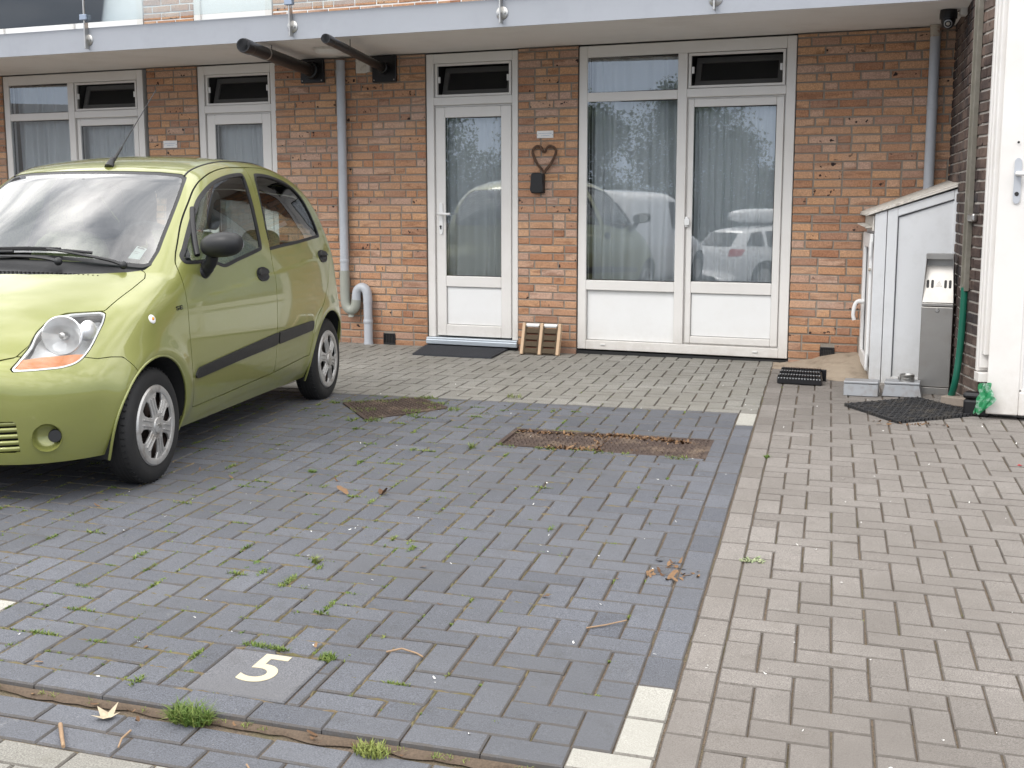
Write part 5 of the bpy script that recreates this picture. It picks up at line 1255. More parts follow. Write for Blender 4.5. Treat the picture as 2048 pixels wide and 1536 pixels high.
panel('body_shell', A_, Tn, PAINT, 0, .014)
# inner lining: the same shell set inwards, open at the glass
f_all = np.minimum.reduce([side_f(FW, Vb, .13), side_f(RWN, Vb, .13), f_ws(Vb), np.maximum(psd(rg, Vb[:, 0], Vb[:, 2]), 2.2 - Vb[:, 1]), f_arch(Vb), f_head(Vb), f_fog(Vb) - .01, f_gr(Vb) - .01, np.maximum(.90 - Vb[:, 2], Vb[:, 1] - .2)]) - .004
lv_, lt_ = clip(Vb, Tb, np.maximum(-f_all, .23 - Vb[:, 2])); panel('lining', lv_, lt_, M['inner'], -.022, 0, car)
mb = MB(); mb.box(-.60, .60, .15, 2.6, .20, .26); mb.box(-.44, .44, -.36, .16, .18, .66); mb.box(-.56, .56, .36, 2.0, .165, .20); mb.build('underbody', M['under'], car, local=True)
# wheel wells and arch lips
for s in (1, -1):
    for yc in (-.015, 2.352):
        mb = MB(); a = [R(-18 + 216 * k / 28) for k in range(29)]
        lip = CF.snap(np.array([[s * .73, yc + .312 * math.cos(q), .262 + .312 * math.sin(q)] for q in a]), -.002, 2); lip[:, 1] = yc + .313 * np.cos(a); lip[:, 2] = .262 + .313 * np.sin(a)
        vs = []
        for k in range(29): vs += [(lip[k][0] - s * .004, lip[k][1], lip[k][2]), (s * .44, lip[k][1], lip[k][2]), (s * .42, yc, .262)]
        mb.add(vs, [f for k in range(28) for f in ((k * 3, k * 3 + 3, k * 3 + 4, k * 3 + 1), (k * 3 + 1, k * 3 + 4, k * 3 + 5, k * 3 + 2))]); mb.build('wheel_well', M['under'], car, local=True)
        mb = MB(); mb.tube([tuple(p) for p in lip], .0065, 8); mb.build('arch_lip', PAINT, car, local=True, smooth=60)
# headlamps
for s in (1, -1):
    m_ = s * lv[:, 0] > 0; keep = m_[lt].all(1); V1, T1 = clip(lv, lt[keep], np.full(len(lv), -1.))
    lens = panel('headlamp', V1, T1, M['lens'], -.002, .0, car)
    s1, z1 = sz(V1)
    panel('lamp_edge', *clip(V1, T1, -(psd(HL, s1, z1) + .008)), M['chrome'], -.004, .01, lens)
    fa_ = psd([(-.09, .574), (-.055, .620), (.05, .630), (.17, .632), (.232, .628), (.20, .607), (.125, .588), (.05, .584)], s1, z1)
    panel('indicator', *clip(V1, T1, fa_), M['amber'], -.010, .012, lens)
    V2, T2 = clip(V1, T1, -(fa_ - .002)); panel('lamp_back', V2, T2, simple('lamp_housing', (.78, .79, .80), .45, .15), -.060, 0, lens)
    c = Vector((s * .497, -.372, .700)); dirv = Vector((s * .28, -.95, .14)).normalized(); Q = Matrix.Translation(c) @ dirv.to_track_quat('Z', 'Y').to_matrix().to_4x4()
    mb = MB(); mb.lathe([(.012, -.045), (.036, -.038), (.060, -.018), (.075, .010), (.079, .015), (.083, .012), (.083, .0)], Q, 40); mb.build('reflector', M['chrome'], lens, local=True, smooth=50)
    mb = MB(); mb.lathe([(0, .012), (.013, .010), (.016, .0), (.016, -.04)], Q, 20); mb.build('bulb', M['steel'], lens, local=True, smooth=50)
    mb = MB(); mb.ball((s * .575, -.305, .715), (.03, .05, .045), 12); mb.build('side_reflector', M['chrome'], lens, local=True, smooth=60)
    # fog lamp recess
    fc = Vector((s * .502, -.542, .302)); fd = Vector((s * .48, -.86, .06)).normalized(); Qf = Matrix.Translation(fc) @ fd.to_track_quat('Z', 'Y').to_matrix().to_4x4()
    mb = MB(); mb.lathe([(.060, .004), (.055, -.006), (.050, -.026), (.030, -.036), (0, -.038)], Qf, 36); fr_o = mb.build('fog_recess', PAINT, bumper, local=True, smooth=70)
    mb = MB(); c2 = fc + Vector((s * .030, .012, .002)) - fd * .016; Q2 = Matrix.Translation(c2) @ fd.to_track_quat('Z', 'Y').to_matrix().to_4x4()
    mb.lathe([(0, .012), (.024, .012), (.027, .008), (.027, -.02)], Q2, 28); mb.build('fog_blank', M['cartrim'], fr_o, local=True, smooth=40)
    mb = MB()
    for i in range(-3, 4):
        for j in range(-3, 4):
            a, b = (i + .5 * (j % 2)) * .0068, j * .006
            if math.hypot(a, b) < .021: mb.lathe([(0, .0126), (.0021, .0126), (.0021, .011)], Q2 @ Matrix.Translation((a, b, 0)), 8)
    mb.build('fog_holes', M['gasket'], fr_o, local=True)
# grille
mb = MB(); n = 25; xs = [-.42 + .84 * k / (n - 1) for k in range(n)]
def nose(x, z, off): return tuple(CF.snap(np.array([[x, -.60, z]]), off, 6)[0])
vs = [nose(x, z, -.055) for x in xs for z in (.225, .385)]; mb.add(vs, [(2 * k, 2 * k + 2, 2 * k + 3, 2 * k + 1) for k in range(n - 1)]); gr_ = mb.build('grille', M['under'], bumper, local=True, fix=False)
for z in (.252, .280, .308, .336, .362):
    mb = MB(); mb.tube([nose(x, z, -.012) for x in xs], .0062, 8, flat=1.5); mb.build('slat', PAINT, gr_, local=True, smooth=60)
# mirrors
for s in (1, -1):
    c = Vector((s * .838, .505, 1.048)); Rz = Matrix.Rotation(-s * R(10), 4, 'Z')
    mb = MB(); vs = []; nn, kk = 16, 28
    for i in range(nn + 1):
        th = math.pi * i / nn
        for k in range(kk):
            ph = 2 * math.pi * k / kk; sx, sy_, szz = math.sin(th) * math.cos(ph), math.sin(th) * math.sin(ph), math.cos(th)
            p = Vector((.108 * math.copysign(abs(sx) ** .82, sx), (.050 if sy_ > 0 else .078) * math.copysign(abs(sy_) ** .8, sy_), .060 * math.copysign(abs(szz) ** .86, szz)))
            p.z += .008 * p.x / .1 * s; p.y = min(p.y, .040); vs.append(c + Rz @ p)
    mb.add(vs, [(i * kk + k, (i + 1) * kk + k, (i + 1) * kk + (k + 1) % kk, i * kk + (k + 1) % kk) for i in range(nn) for k in range(kk)]); mir = mb.build('wing_mirror', M['cartrim'], car, local=True, smooth=60)
    mb = MB(); mb.tube(soft([(s * .712, .560, .918), (s * .735, .548, .935), (s * .765, .530, .965), (s * .782, .515, 1.0)], 5), [.036] * 3 + [.034] * 4 + [.030] * 9, 16); mb.ball((s * .716, .560, .915), (.020, .058, .036), 10); mb.build('mirror_foot', M['cartrim'], mir, local=True, smooth=60)
    mb = MB(); mb.ball(tuple(c + Vector((0, .041, 0))), (.092, .002, .048), 12); mb.build('mirror_glass', M['chrome'], mir, local=True, smooth=60)
# wheels
def wheel(x, y, s):
    Mx = Matrix.Translation((x, y, .262)) @ Matrix.Rotation(R(90) * s, 4, 'Y')      # local z points outwards
    def L(mb_, prof, n=64): mb_.lathe(prof, Mx, n)
    mb = MB(); L(mb, [(.168, .052), (.176, .066), (.19, .071), (.215, .074), (.236, .070), (.250, .060), (.2585, .045), (.262, .028), (.2625, 0), (.262, -.028), (.2585, -.045), (.250, -.06), (.23, -.072), (.19, -.07), (.168, -.05), (.168, .052)])
    w = mb.build('wheel', M['tyre'], car, local=True, smooth=50)
    mb = MB(); gp_ = []
    for r_ in (.028, .010, -.010, -.028): mb.lathe([(.2632, r_ + .0025), (.2632, r_ - .0025)], Mx, 64)
    for k in range(54):
        a = 2 * math.pi * k / 54
        for zz in (.040, .046, -.040):
            q = Mx @ Matrix.Rotation(a, 4, 'Z') @ Matrix.Translation((.2600 - abs(zz - .034) * .18 if zz > 0 else .2595, 0, zz)); mb.box(-.003, .0018, -.0022, .0022, -.011, .009, M=q)
    mb.build('tread_groove', M['gasket'], w, local=True)
    mb = MB(); L(mb, [(.171, .055), (.160, .030), (.10, .022), (0, .022)], 48); mb.build('steel_rim', M['hubdark'], w, local=True, smooth=40)
    hub = MB(); L(hub, [(.180, .064), (.182, .070), (.176, .077), (.160, .079), (.150, .076), (.147, .066)], 72)
    hc = hub.build('hub_cap', M['hub'], w, local=True, smooth=40)
    for k in range(6):
        a = 2 * math.pi * (k + .25) / 6; Q = Mx @ Matrix.Rotation(a, 4, 'Z'); sp = MB()
        prof = [(.036, -.030), (.085, -.026), (.118, -.031), (.143, -.056), (.158, -.060), (.163, 0), (.158, .060), (.143, .056), (.118, .031), (.085, .026), (.036, .030)]
        sp.prism(prof, lambda p, q, e: tuple(Q @ Vector((p, q, e + .010 * (1 - abs(p - .03) / .13)))), .060, .0725); spo = sp.build('spoke', M['hub'], hc, local=True, bevel=.004, segs=2)
        gr = MB()
        for sg in (-1, 1):
            gr.prism([(.056, sg * .011 - .0032), (.132, sg * .0125 - .0036), (.132, sg * .0125 + .0036), (.056, sg * .011 + .0032)], lambda p, q, e: tuple(Q @ Vector((p, q, e + .010 * (1 - abs(p - .03) / .13)))), .066, .0780)
        gr.build('rib', M['hub'], hc, local=True, bevel=.0015)
    mb = MB(); L(mb, [(0, .088), (.022, .0885), (.036, .086), (.040, .080), (.041, .068)], 40); mb.lathe([(.041, .074), (.052, .072), (.055, .062)], Mx, 40); ct_ = mb.build('centre_cap', M['hub'], hc, local=True, smooth=40)
    mb = MB(); em = [(-.022, -.004), (-.007, -.004), (-.007, -.010), (.008, -.010), (.008, -.004), (.023, -.004), (.021, .005), (.007, .005), (.007, .010), (-.008, .010), (-.008, .005), (-.024, .005)]
    mb.prism(em, lambda p, q, e: tuple(Mx @ Matrix.Rotation(R(-20 if s > 0 else 20), 4, 'Z') @ Vector((q, p, e))), .0875, .0905); mb.build('emblem', M['steel'], ct_, local=True)
    for k in range(4):
        a = 2 * math.pi * (k + .5) / 4; mb = MB(); mb.lathe([(0, .040), (.010, .040), (.011, .024)], Mx @ Matrix.Rotation(a, 4, 'Z') @ Matrix.Translation((.052, 0, 0)), 6); mb.build('wheel_nut', M['hubdark'], hc, local=True)
for s in (1, -1):
    for yc in (-.012, 2.350): wheel(s * .645, yc, s)
# seats, dashboard, wheel
def cushion(mb, c, size, tilt=0., k=2.6, n=12):
    T_ = Matrix.Translation(c) @ Matrix.Rotation(tilt, 4, 'X'); vs = []; kk = 2 * n; pw = lambda v: math.copysign(abs(v) ** (2 / k), v)
    for i in range(n + 1):
        th = math.pi * i / n
        for j in range(kk):
            ph = 2 * math.pi * j / kk; vs.append(T_ @ Vector((size[0] * pw(math.sin(th) * math.cos(ph)), size[1] * pw(math.sin(th) * math.sin(ph)), size[2] * pw(math.cos(th)))))
    mb.add(vs, [(i * kk + j, (i + 1) * kk + j, (i + 1) * kk + (j + 1) % kk, i * kk + (j + 1) % kk) for i in range(n) for j in range(kk)])
for x in (.36, -.36):
    mb = MB(); cushion(mb, (x, 1.17, .80), (.235, .085, .30), R(-14), 3.2); cushion(mb, (x, .92, .50), (.24, .27, .09), R(4), 3.2); se = mb.build('front_seat', M['seat'], car, local=True, smooth=60)
    mb = MB(); cushion(mb, (x, 1.23, 1.205), (.130, .055, .105), R(-8), 3.6); hr = mb.build('headrest', M['seat'], se, local=True, smooth=60)
    mb = MB(); cushion(mb, (x + .115, 1.235, 1.205), (.026, .057, .106), R(-8), 3.); cushion(mb, (x - .115, 1.235, 1.205), (.026, .057, .106), R(-8), 3.); cushion(mb, (x, 1.252, 1.205), (.135, .045, .108), R(-8), 3.4); mb.build('side_bolster', M['inner'], hr, local=True, smooth=60)
    mb = MB()
    for dx in (-.05, .05): mb.tube([(x + dx, 1.21, 1.02), (x + dx, 1.23, 1.14)], .006, 8)
    mb.build('headrest_post', M['steel'], hr, local=True)
mb = MB(); cushion(mb, (0, 2.18, .72), (.58, .10, .30), R(-16), 3.5); cushion(mb, (0, 1.92, .48), (.58, .26, .10), 0, 3.5)
se = mb.build('rear_seat', M['seat'], car, local=True, smooth=60)
for x in (.32, -.32): mb = MB(); cushion(mb, (x, 2.27, .99), (.12, .05, .085), R(-14), 3.4); mb.build('headrest', M['seat'], se, local=True, smooth=60)
mb = MB(); n = 20; vs = []
for k in range(n + 1):
    x = -.62 + 1.24 * k / n; vs += [(x, .22 + .25 * x * x, .955 - .12 * x * x), (x, .45, .965 - .06 * x * x), (x, .62, .955 - .06 * x * x), (x, .68, .90), (x, .64, .60)]
mb.add(vs, [(k * 5 + j, (k + 1) * 5 + j, (k + 1) * 5 + j + 1, k * 5 + j + 1) for k in range(n) for j in range(4)]); da = mb.build('dashboard', M['inner'], car, local=True, smooth=60)
Qs = Matrix.Translation((.33, .82, .985)) @ Matrix.Rotation(R(-62), 4, 'X')
mb = MB(); mb.tube([tuple(Qs @ Vector((.178 * math.cos(2 * math.pi * k / 40), .178 * math.sin(2 * math.pi * k / 40), 0))) for k in range(40)], .014, 10, closed=True)
mb.tube([tuple(Qs @ Vector((-.17, 0, 0))), tuple(Qs @ Vector((.17, 0, 0)))], .018, 8, flat=.6); mb.tube([tuple(Qs @ Vector((0, -.17, 0))), tuple(Qs @ Vector((0, 0, 0)))], .018, 8); mb.ball(tuple(Qs.translation), .05, 10); mb.build('steering_wheel', M['inner'], car, local=True, smooth=60)
mb = MB(); mb.ball((0, .80, 1.305), (.11, .022, .032), 10); mb.tube([(0, .78, 1.32), (0, .74, 1.36)], .01, 8); mb.build('rear_view_mirror', M['inner'], car, local=True, smooth=60)
# wipers
def wiper(pts, blade):
    P = CF.snap(np.array(pts), .022, 4); mb = MB(); Pp = soft([tuple(p) for p in P], 5); mb.tube(Pp, [.013 - .006 * i / len(Pp) for i in range(len(Pp))], 8, flat=.7); mb.ball(tuple(P[0]), .019, 8); a = mb.build('wiper_arm', M['cartrim'], car, local=True, smooth=60)
    B = CF.snap(np.array(blade), .011, 4); mb = MB(); mb.tube(soft([tuple(p) for p in B], 5), .007, 8); mb.tube(soft([tuple(p + np.array([0, -.004, .008])) for p in B[1:-1]], 5), .005, 6); mb.build('wiper_blade', M['gasket'], a, local=True, smooth=60)
wiper([(.50, .165, .948), (.435, .165, .968), (.30, .150, .990), (.14, .150, 1.018)], [(.34, .185, 1.010), (.20, .165, 1.018), (.05, .150, 1.024), (-.12, .150, 1.022), (-.30, .165, 1.012)])
wiper([(.235, .075, .958), (.180, .085, .972), (.08, .085, .985), (-.20, .100, .99)], [(-.02, .135, 1.008), (-.2, .145, 1.004), (-.4, .19, .985), (-.5, .23, .97)])
mb = MB()
for k in range(46):
    x = -.46 + .02 * k
    if abs(x) > .44: continue
    p = CF.snap(np.array([[x, -.025 + .40 * x * x, .95]]), -.004, 4)[0]; mb.box(p[0] - .003, p[0] + .003, p[1] - .010, p[1] + .010, p[2] - .003, p[2] + .003)
mb.build('cowl_slots', M['gasket'], cowl, local=True)
# aerial, roof strips, badge, repeater, permit
a0 = CF.snap(np.array([[.068, .90, 1.43]]), 0., 4)[0]; a1 = np.array([.068, 1.31, 1.76])
a1 = a0 + (np.array([.10, 1.40, 1.868]) - a0) * .97
mb = MB(); mb.tube([tuple(a0 + np.array([0, -.012, -.008])), tuple(a0 + np.array([0, .012, .022])), tuple(a0 + np.array([0, .030, .040]))], [.026, .016, .010], 14); ae = mb.build('aerial_base', M['cartrim'], car, local=True, smooth=60)
mb = MB(); d = (a1 - a0) / np.linalg.norm(a1 - a0); mb.tube([tuple(a0 + d * .03), tuple(a0 + d * .15), tuple(a0 + d * .16), tuple(a1)], [.009, .006, .0026, .0022], 8); mb.build('aerial', M['gasket'], ae, local=True, smooth=60)
for s in (1, -1):
    P = CF.snap(np.array(opencs([(s * .478, .890, 1.390), (s * .472, .96, 1.408), (s * .468, 1.06, 1.428), (s * .462, 1.2, 1.452), (s * .452, 1.45, 1.470), (s * .440, 1.8, 1.475), (s * .425, 2.1, 1.460), (s * .41, 2.35, 1.425)], 6)), -.0015, 4); mb = MB(); mb.tube([tuple(p) for p in P], .0055, 8); mb.build('roof_strip', M['gasket'], car, local=True, smooth=60)
    P = CF.snap(np.array([[s * .716, -.003, .738]]), .0, 4)[0]; nrm = CF.normal(P[None])[0]; Q = Matrix.Translation(P) @ Vector(nrm).to_track_quat('Z', 'Y').to_matrix().to_4x4()
    mb = MB(); mb.ball((0, 0, 0), (.021, .021, .007), 12, M=Q.to_3x3().to_4x4()); 
    mb.v = [tuple(Vector(p) + Vector(P)) for p in mb.v]; rp = mb.build('side_repeater', M['white'], car, local=True, smooth=60)
    mb = MB(); mb.ball(tuple(Vector(P) + Vector(nrm) * .005), (.006, .009, .009), 8); mb.build('repeater_bulb', M['amber'], rp, local=True, smooth=60)
    V, Fc = text_mesh('SE', .026, .0004, .0008); P = CF.snap(np.array([[s * .738, .226 - (p[0] if s < 0 else -p[0]) * 2.6, .768 + p[1] + .06 * (p[0])] for p in V]), .0012, 4); mb = MB(); mb.add([tuple(p) for p in P], Fc); mb.build('badge', M['gasket'], car, local=True)
st = [(.487, .335, 1.055), (.532, .343, 1.042), (.532, .266, .995), (.484, .245, 1.002)]
P = CF.snap(np.array(st), -.012, 4); mb = MB(); mb.add([tuple(p) for p in P], [(0, 1, 2, 3)]); pk = mb.build('permit_sticker', simple('paper_permit', (.88, .90, .90), .6), car, local=True, fix=False)
mb = MB(); q = lambda u, v, e=.001: tuple((P[0] * (1 - u) + P[1] * u) * (1 - v) + (P[3] * (1 - u) + P[2] * u) * v + np.array([.0005, -.001, .001]))
for k in range(7): u0 = .15 + .10 * k; mb.add([q(u0, .05), q(u0 + .08, .05), q(u0 + .08, .15), q(u0, .15)], [(0, 1, 2, 3)])
for v0 in (.42, .55): mb.add([q(.15, v0), q(.62, v0), q(.62, v0 + .02), q(.15, v0 + .02)], [(0, 1, 2, 3)])
mb.build('permit_print', M['gasket'], pk, local=True, fix=False)
# ---------------------------------------------------------------- weeds, leaves and litter in the joints
def blade(mb, X, Y, z, L_, w, ang, lean, col):
    ca, sa = math.cos(ang), math.sin(ang); px, py = -sa * w, ca * w; pts = []
    for t in (0., .5, 1.):
        r = L_ * lean * (t ** 1.5); h = L_ * (t - .45 * lean * t * t); pts.append((X + ca * r, Y + sa * r, z + h))
    q = [pv(pts[0][0] - px, pts[0][1] - py, pts[0][2]), pv(pts[0][0] + px, pts[0][1] + py, pts[0][2]), pv(pts[1][0] + px * .8, pts[1][1] + py * .8, pts[1][2]), pv(pts[1][0] - px * .8, pts[1][1] - py * .8, pts[1][2]), pv(*pts[2])]
    mb.add(q, [(0, 1, 2, 3), (3, 2, 4)], 0, col)
def tuft(mb, X, Y, n, L_, spread, rr, yel=.4, z=-.006, ax=None, w=.0011):
    for _ in range(n):
        a = rr.random() * 6.283; d = spread * math.sqrt(rr.random()); dx, dy = d * math.cos(a), d * math.sin(a)
        if ax is not None: dx, dy = dx * ax[0] , dy * ax[1]
        l_ = L_ * rr.uniform(.45, 1.1); blade(mb, X + dx, Y + dy, z, l_, w * rr.uniform(.7, 1.5), rr.random() * 6.283, rr.uniform(.25, 1.15), (min(1, max(0, rr.gauss(yel, .25))), rr.random(), rr.random()))
def free(X, Y): return not any(a < X < b and c < Y < d for a, b, c, d in (SLAB, DRH, RIB, (-4.2, -3.80, -2.55, -2.05)))
rr = random.Random(11); mb = MB()
def joint_point(X0, X1, Y0, Y1, ox, oy):
    X, Y = rr.uniform(X0, X1), rr.uniform(Y0, Y1)
    if rr.random() < .5: X = ox + round((X - ox) / W1) * W1
    else: Y = oy + round((Y - oy) / W1) * W1
    return X, Y
cnt = 0
while cnt < 2300:
    X, Y = joint_point(-6.5, -1.97, -6.4, YB, LC[1] if rr.random() < .3 else XR, K1)
    pr = 1.0 if X < -2.9 else (.45 if X < -2.5 else .12)
    if Y > -3.6 and X < -2.4: pr *= 1.2
    if rr.random() > pr or not free(X, Y): continue
    cnt += 1; s = rr.random(); big = s > .93
    along_x = rr.random() < .5; ax = (1.9, .30) if along_x else (.30, 1.9)
    tuft(mb, X, Y, rr.randint(40, 80) if big else rr.randint(12, 30), rr.uniform(.015, .026) if big else rr.uniform(.007, .014), rr.uniform(.016, .030) if big else rr.uniform(.006, .016), rr, rr.uniform(.15, .7), ax=ax, w=.0023)
for _ in range(70):
    X, Y = joint_point(-5.5, -1.75, YB, -.6, XL, YB); tuft(mb, X, Y, rr.randint(4, 12), rr.uniform(.008, .016), rr.uniform(.006, .014), rr, .6)
for _ in range(26):
    X, Y = joint_point(-1.75, .6, -6.6, -1., S1, K1 - .02); tuft(mb, X, Y, rr.randint(3, 8), rr.uniform(.006, .012), .008, rr, .6)
for (X, Y) in MH + [((MH[i][0] + MH[i - 1][0]) / 2, (MH[i][1] + MH[i - 1][1]) / 2) for i in range(4)]:
    for _ in range(4): tuft(mb, X + rr.uniform(-.09, .09), Y + rr.uniform(-.06, .06), 40, .034, .035, rr, .4, w=.0022)
for _ in range(14): tuft(mb, rr.uniform(-3.1, -2.1), -3.16 + rr.uniform(-.02, .02), rr.randint(18, 40), .026, .026, rr, .5, w=.002)
for _ in range(30): tuft(mb, rr.uniform(-5, -2.1), KY - .02, rr.randint(4, 12), .015, .014, rr, .6, z=-.016)
tag(mb.build('joint_weeds', M['grass'], fix=False), 'small weeds sprouting from the joints between the pavers', 'weeds', kind='stuff')
# moss cushions lining joints
mb = MB()
for _ in range(7000):
    X, Y = joint_point(-6.5, -2.2, -6.4, YB, XR, K1)
    if rr.random() > (1. if X < -2.9 else .35) or not free(X, Y): continue
    l_, w = rr.uniform(.015, .075), rr.uniform(.0035, .0075); on_x = abs(((X - XR) / W1) - round((X - XR) / W1)) < 1e-6
    a, b = (w, l_) if on_x else (l_, w); z = rr.uniform(-.001, .0035)
    vs = [pv(X + a * math.cos(t) * rr.uniform(.7, 1.15), Y + b * math.sin(t) * rr.uniform(.7, 1.15), -.007) for t in [k * .785 for k in range(8)]] + [pv(X, Y, z)]
    mb.add(vs, [(k, (k + 1) % 8, 8) for k in range(8)], 0, (rr.uniform(.3, 1.), rr.random(), rr.random()))
M['moss'] = leafmat('joint_moss', (.095, .095, .030), (.165, .125, .075))
tag(mb.build('joint_moss', M['moss'], fix=False), 'thin moss and dry debris filling the joints of the dark pavers', 'moss', kind='stuff')
# single grass clumps
def clump(label, X, Y, n, L_, sp, yel, ax=None, z=-.006, seed=1):
    r2 = random.Random(seed); t = thing('grass_clump', label, 'grass', pv(X, Y, z), 0, 'larger grass clumps in the paving')
    mb = MB(); tuft(mb, X, Y, n, L_, sp, r2, yel, z, ax, .0016); mb.build('blades', M['grass'], t, fix=False)
clump('largest bright green grass clump at the low edge of the bay', -3.046, -6.525, 420, .060, .046, .22, (1.3, .8), -.020, 2)
clump('yellowish dry grass clump at the low edge of the bay', -2.533, -6.545, 200, .038, .036, .95, (1.4, .8), -.020, 3)
clump('long low green grass strip along the back edge of the slab numbered 5', -3.055, -6.055, 260, .022, .055, .3, (1.4, .22), -.004, 4)
clump('round green grass clump at the back right corner of the slab numbered 5', -2.850, -6.070, 150, .026, .026, .3, None, -.004, 5)
clump('slanting green grass strip in a joint well behind the slab numbered 5', -3.236, -5.50, 180, .022, .05, .45, (.25, 1.4), -.004, 6)
clump('single dark green grass clump in the paving beside the front wheel', -3.782, -4.026, 110, .026, .018, .1, None, -.004, 7)
clump('pale spiky weed standing on the bay in line with the slab numbered 5', -3.233, -5.272, 50, .045, .012, .8, None, -.004, 8)
clump('small green weed in the straight edging joint beside the dark bay', S1 + .002, -3.02, 90, .022, .016, .1, (.8, 1.4), -.004, 9)
clump('thin tall weed at the left corner of the sunken drain covers', -3.22, -3.26, 50, .05, .018, .5, None, -.004, 10)
clump('sparse pale weed in the light paving beyond the dark bay', -3.38, -1.72, 60, .045, .05, .8, None, -.004, 12)
# dead leaves
def leaf(mb, X, Y, z, s, rr, mi=0, lobed=False):
    a = rr.random() * 6.283; n = 10; tilt, tilt2, cu = rr.uniform(-.5, .5), rr.uniform(-.5, .5), rr.uniform(-.5, 1.2); vs = []
    for k in range(n):
        t = 2 * math.pi * k / n; r = s * (.55 + .45 * abs(math.cos(t)) ** 1.5) * rr.uniform(.75, 1.1)
        if lobed: r = s * (1.0 if k % 2 == 0 else .45) * (1.1 if k < 6 else .8)
        x, y = r * math.cos(t), r * math.sin(t) * (.62 if not lobed else 1.); h = cu * (x * x + y * y) / s * .8 + tilt * x + tilt2 * y
        vs.append((x * math.cos(a) - y * math.sin(a), x * math.sin(a) + y * math.cos(a), h))
    m_ = min(v[2] for v in vs + [(0, 0, 0)]); c = (rr.random(), rr.random(), rr.random())
    mb.add([pv(X + x, Y + y, z + h - m_ + .001) for x, y, h in vs] + [pv(X, Y, z - m_ + .001)], [(k, (k + 1) % n, n) for k in range(n)], mi, c)
rr = random.Random(21); mb = MB()
for _ in range(300):
    f = rr.random(); X = -2.62 + .46 * f + rr.gauss(0, .03); Y = -2.715 - .02 * f - abs(rr.gauss(0, .022)) - (.09 * max(0, f - .55)); leaf(mb, X, Y, -.008, rr.uniform(.009, .024), rr)
for _ in range(70): leaf(mb, rr.uniform(-3.1, -2.62), -2.715 - abs(rr.gauss(0, .018)), -.012, rr.uniform(.008, .020), rr)
for _ in range(60): leaf(mb, -2.60 + rr.gauss(0, .018), rr.uniform(-3.1, -2.72), -.010, rr.uniform(.008, .019), rr)
for _ in range(55): leaf(mb, rr.uniform(-2.85, -2.55), -3.135 + rr.gauss(0, .02), 0, rr.uniform(.008, .022), rr)
for _ in range(30): leaf(mb, rr.uniform(-3.1, -2.05), rr.uniform(-3.1, -2.7), -.006, rr.uniform(.006, .014), rr)
for _ in range(26): leaf(mb, RIB[1] + rr.uniform(-.12, .10), RIB[2] + rr.uniform(-.05, .16), 0, rr.uniform(.008, .022), rr)
for _ in range(40): leaf(mb, rr.uniform(-5.5, -1.9), rr.uniform(-6.4, -2), 0, rr.uniform(.006, .017), rr)
for _ in range(40): leaf(mb, rr.uniform(-6, -2.0), KY - .03 + rr.gauss(0, .03), -.015, rr.uniform(.006, .016), rr)
for _ in range(24): leaf(mb, -1.0 + rr.gauss(0, .1), -1.98 + rr.gauss(0, .03), 0, rr.uniform(.006, .02), rr)
tag(mb.build('leaf_litter', M['deadleaf'], fix=False), 'brown dead leaves gathered on and around the sunken drain covers', 'leaf litter', kind='stuff')
mb = MB()
for _ in range(230):
    X, Y = rr.uniform(-4.6, .4), rr.uniform(-6.9, -.6); s = rr.uniform(.0025, .0075); leaf(mb, X, Y, .0005, s, rr)
tag(mb.build('pale_petals', M['petal'], fix=False), 'pale petals and specks scattered over the paving', 'petals', kind='stuff')
t = thing('dead_leaf', 'pale lobed dead leaf below the bay edge, left of the largest grass clump', 'leaf', pv(-3.26, -6.56, -.02)); mb = MB(); leaf(mb, -3.26, -6.575, -.020, .042, random.Random(3), 0, True); mb.build('blade', M['tanleaf'], t, fix=False)
for k, (X, Y, s, lb) in enumerate(((-3.50, -4.34, .034, 'curled brown dead leaf on the bay beyond the front wheel, left of a second leaf'), (-3.33, -4.30, .036, 'curled brown dead leaf in the middle of the bay, right of a second leaf'), (-1.96, -5.03, .030, 'curled brown dead leaf on the edge of the grooved paver'))):
    t = thing('dead_leaf', lb, 'leaf', pv(X, Y)); mb = MB(); leaf(mb, X, Y, .001, s, random.Random(40 + k)); mb.build('blade', M['deadleaf'], t, fix=False)
def stick(label, pts, r):
    t = thing('twig', label, 'twig', pv(pts[0][0], pts[0][1])); mb = MB(); mb.tube([pv(*p) for p in pts], [r * (1 - .3 * i / len(pts)) for i in range(len(pts))], 8); mb.build('stem', M['stick'], t, smooth=60)
stick('thick pale broken stick on the low dark pavers', [(-3.345, -6.66, -.014), (-3.30, -6.72, -.014), (-3.265, -6.765, -.013)], .0058)
stick('forked brown twig on the dark bay left of the white corner blocks', [(-2.165, -5.60, .004), (-2.11, -5.56, .006), (-2.05, -5.515, .012)], .0028)
stick('crooked brown twig on the bay behind the slab numbered 5', [(-2.70, -5.98, .004), (-2.66, -5.955, .010), (-2.61, -5.965, .006), (-2.585, -5.98, .004)], .0032)
stick('thin reddish twig on the low dark pavers right of the thick stick', [(-3.16, -6.63, -.016), (-3.155, -6.68, -.014), (-3.14, -6.72, -.016)], .003)
stick('long thin stalk on the low dark pavers below the slab numbered 5', [(-2.80, -6.70, -.016), (-2.765, -6.74, -.014), (-2.72, -6.79, -.016)], .0025)
X, Y = -1.70, -4.745; mb = MB(); r2 = random.Random(9)
for _ in range(60): a = r2.random() * 6.28; d = r2.random() ** .6; leaf(mb, X + .05 * d * math.cos(a), Y + .035 * d * math.sin(a), .0005, r2.uniform(.006, .012), r2)
tag(mb.build('lichen_patch', leafmat('lichen', (.20, .25, .13), (.34, .36, .22)), fix=False), 'pale green lichen patch on the straight edging of the grey yard', 'lichen')
mb = MB(); leaf(mb, -.28, -2.90, .001, .016, random.Random(4)); 
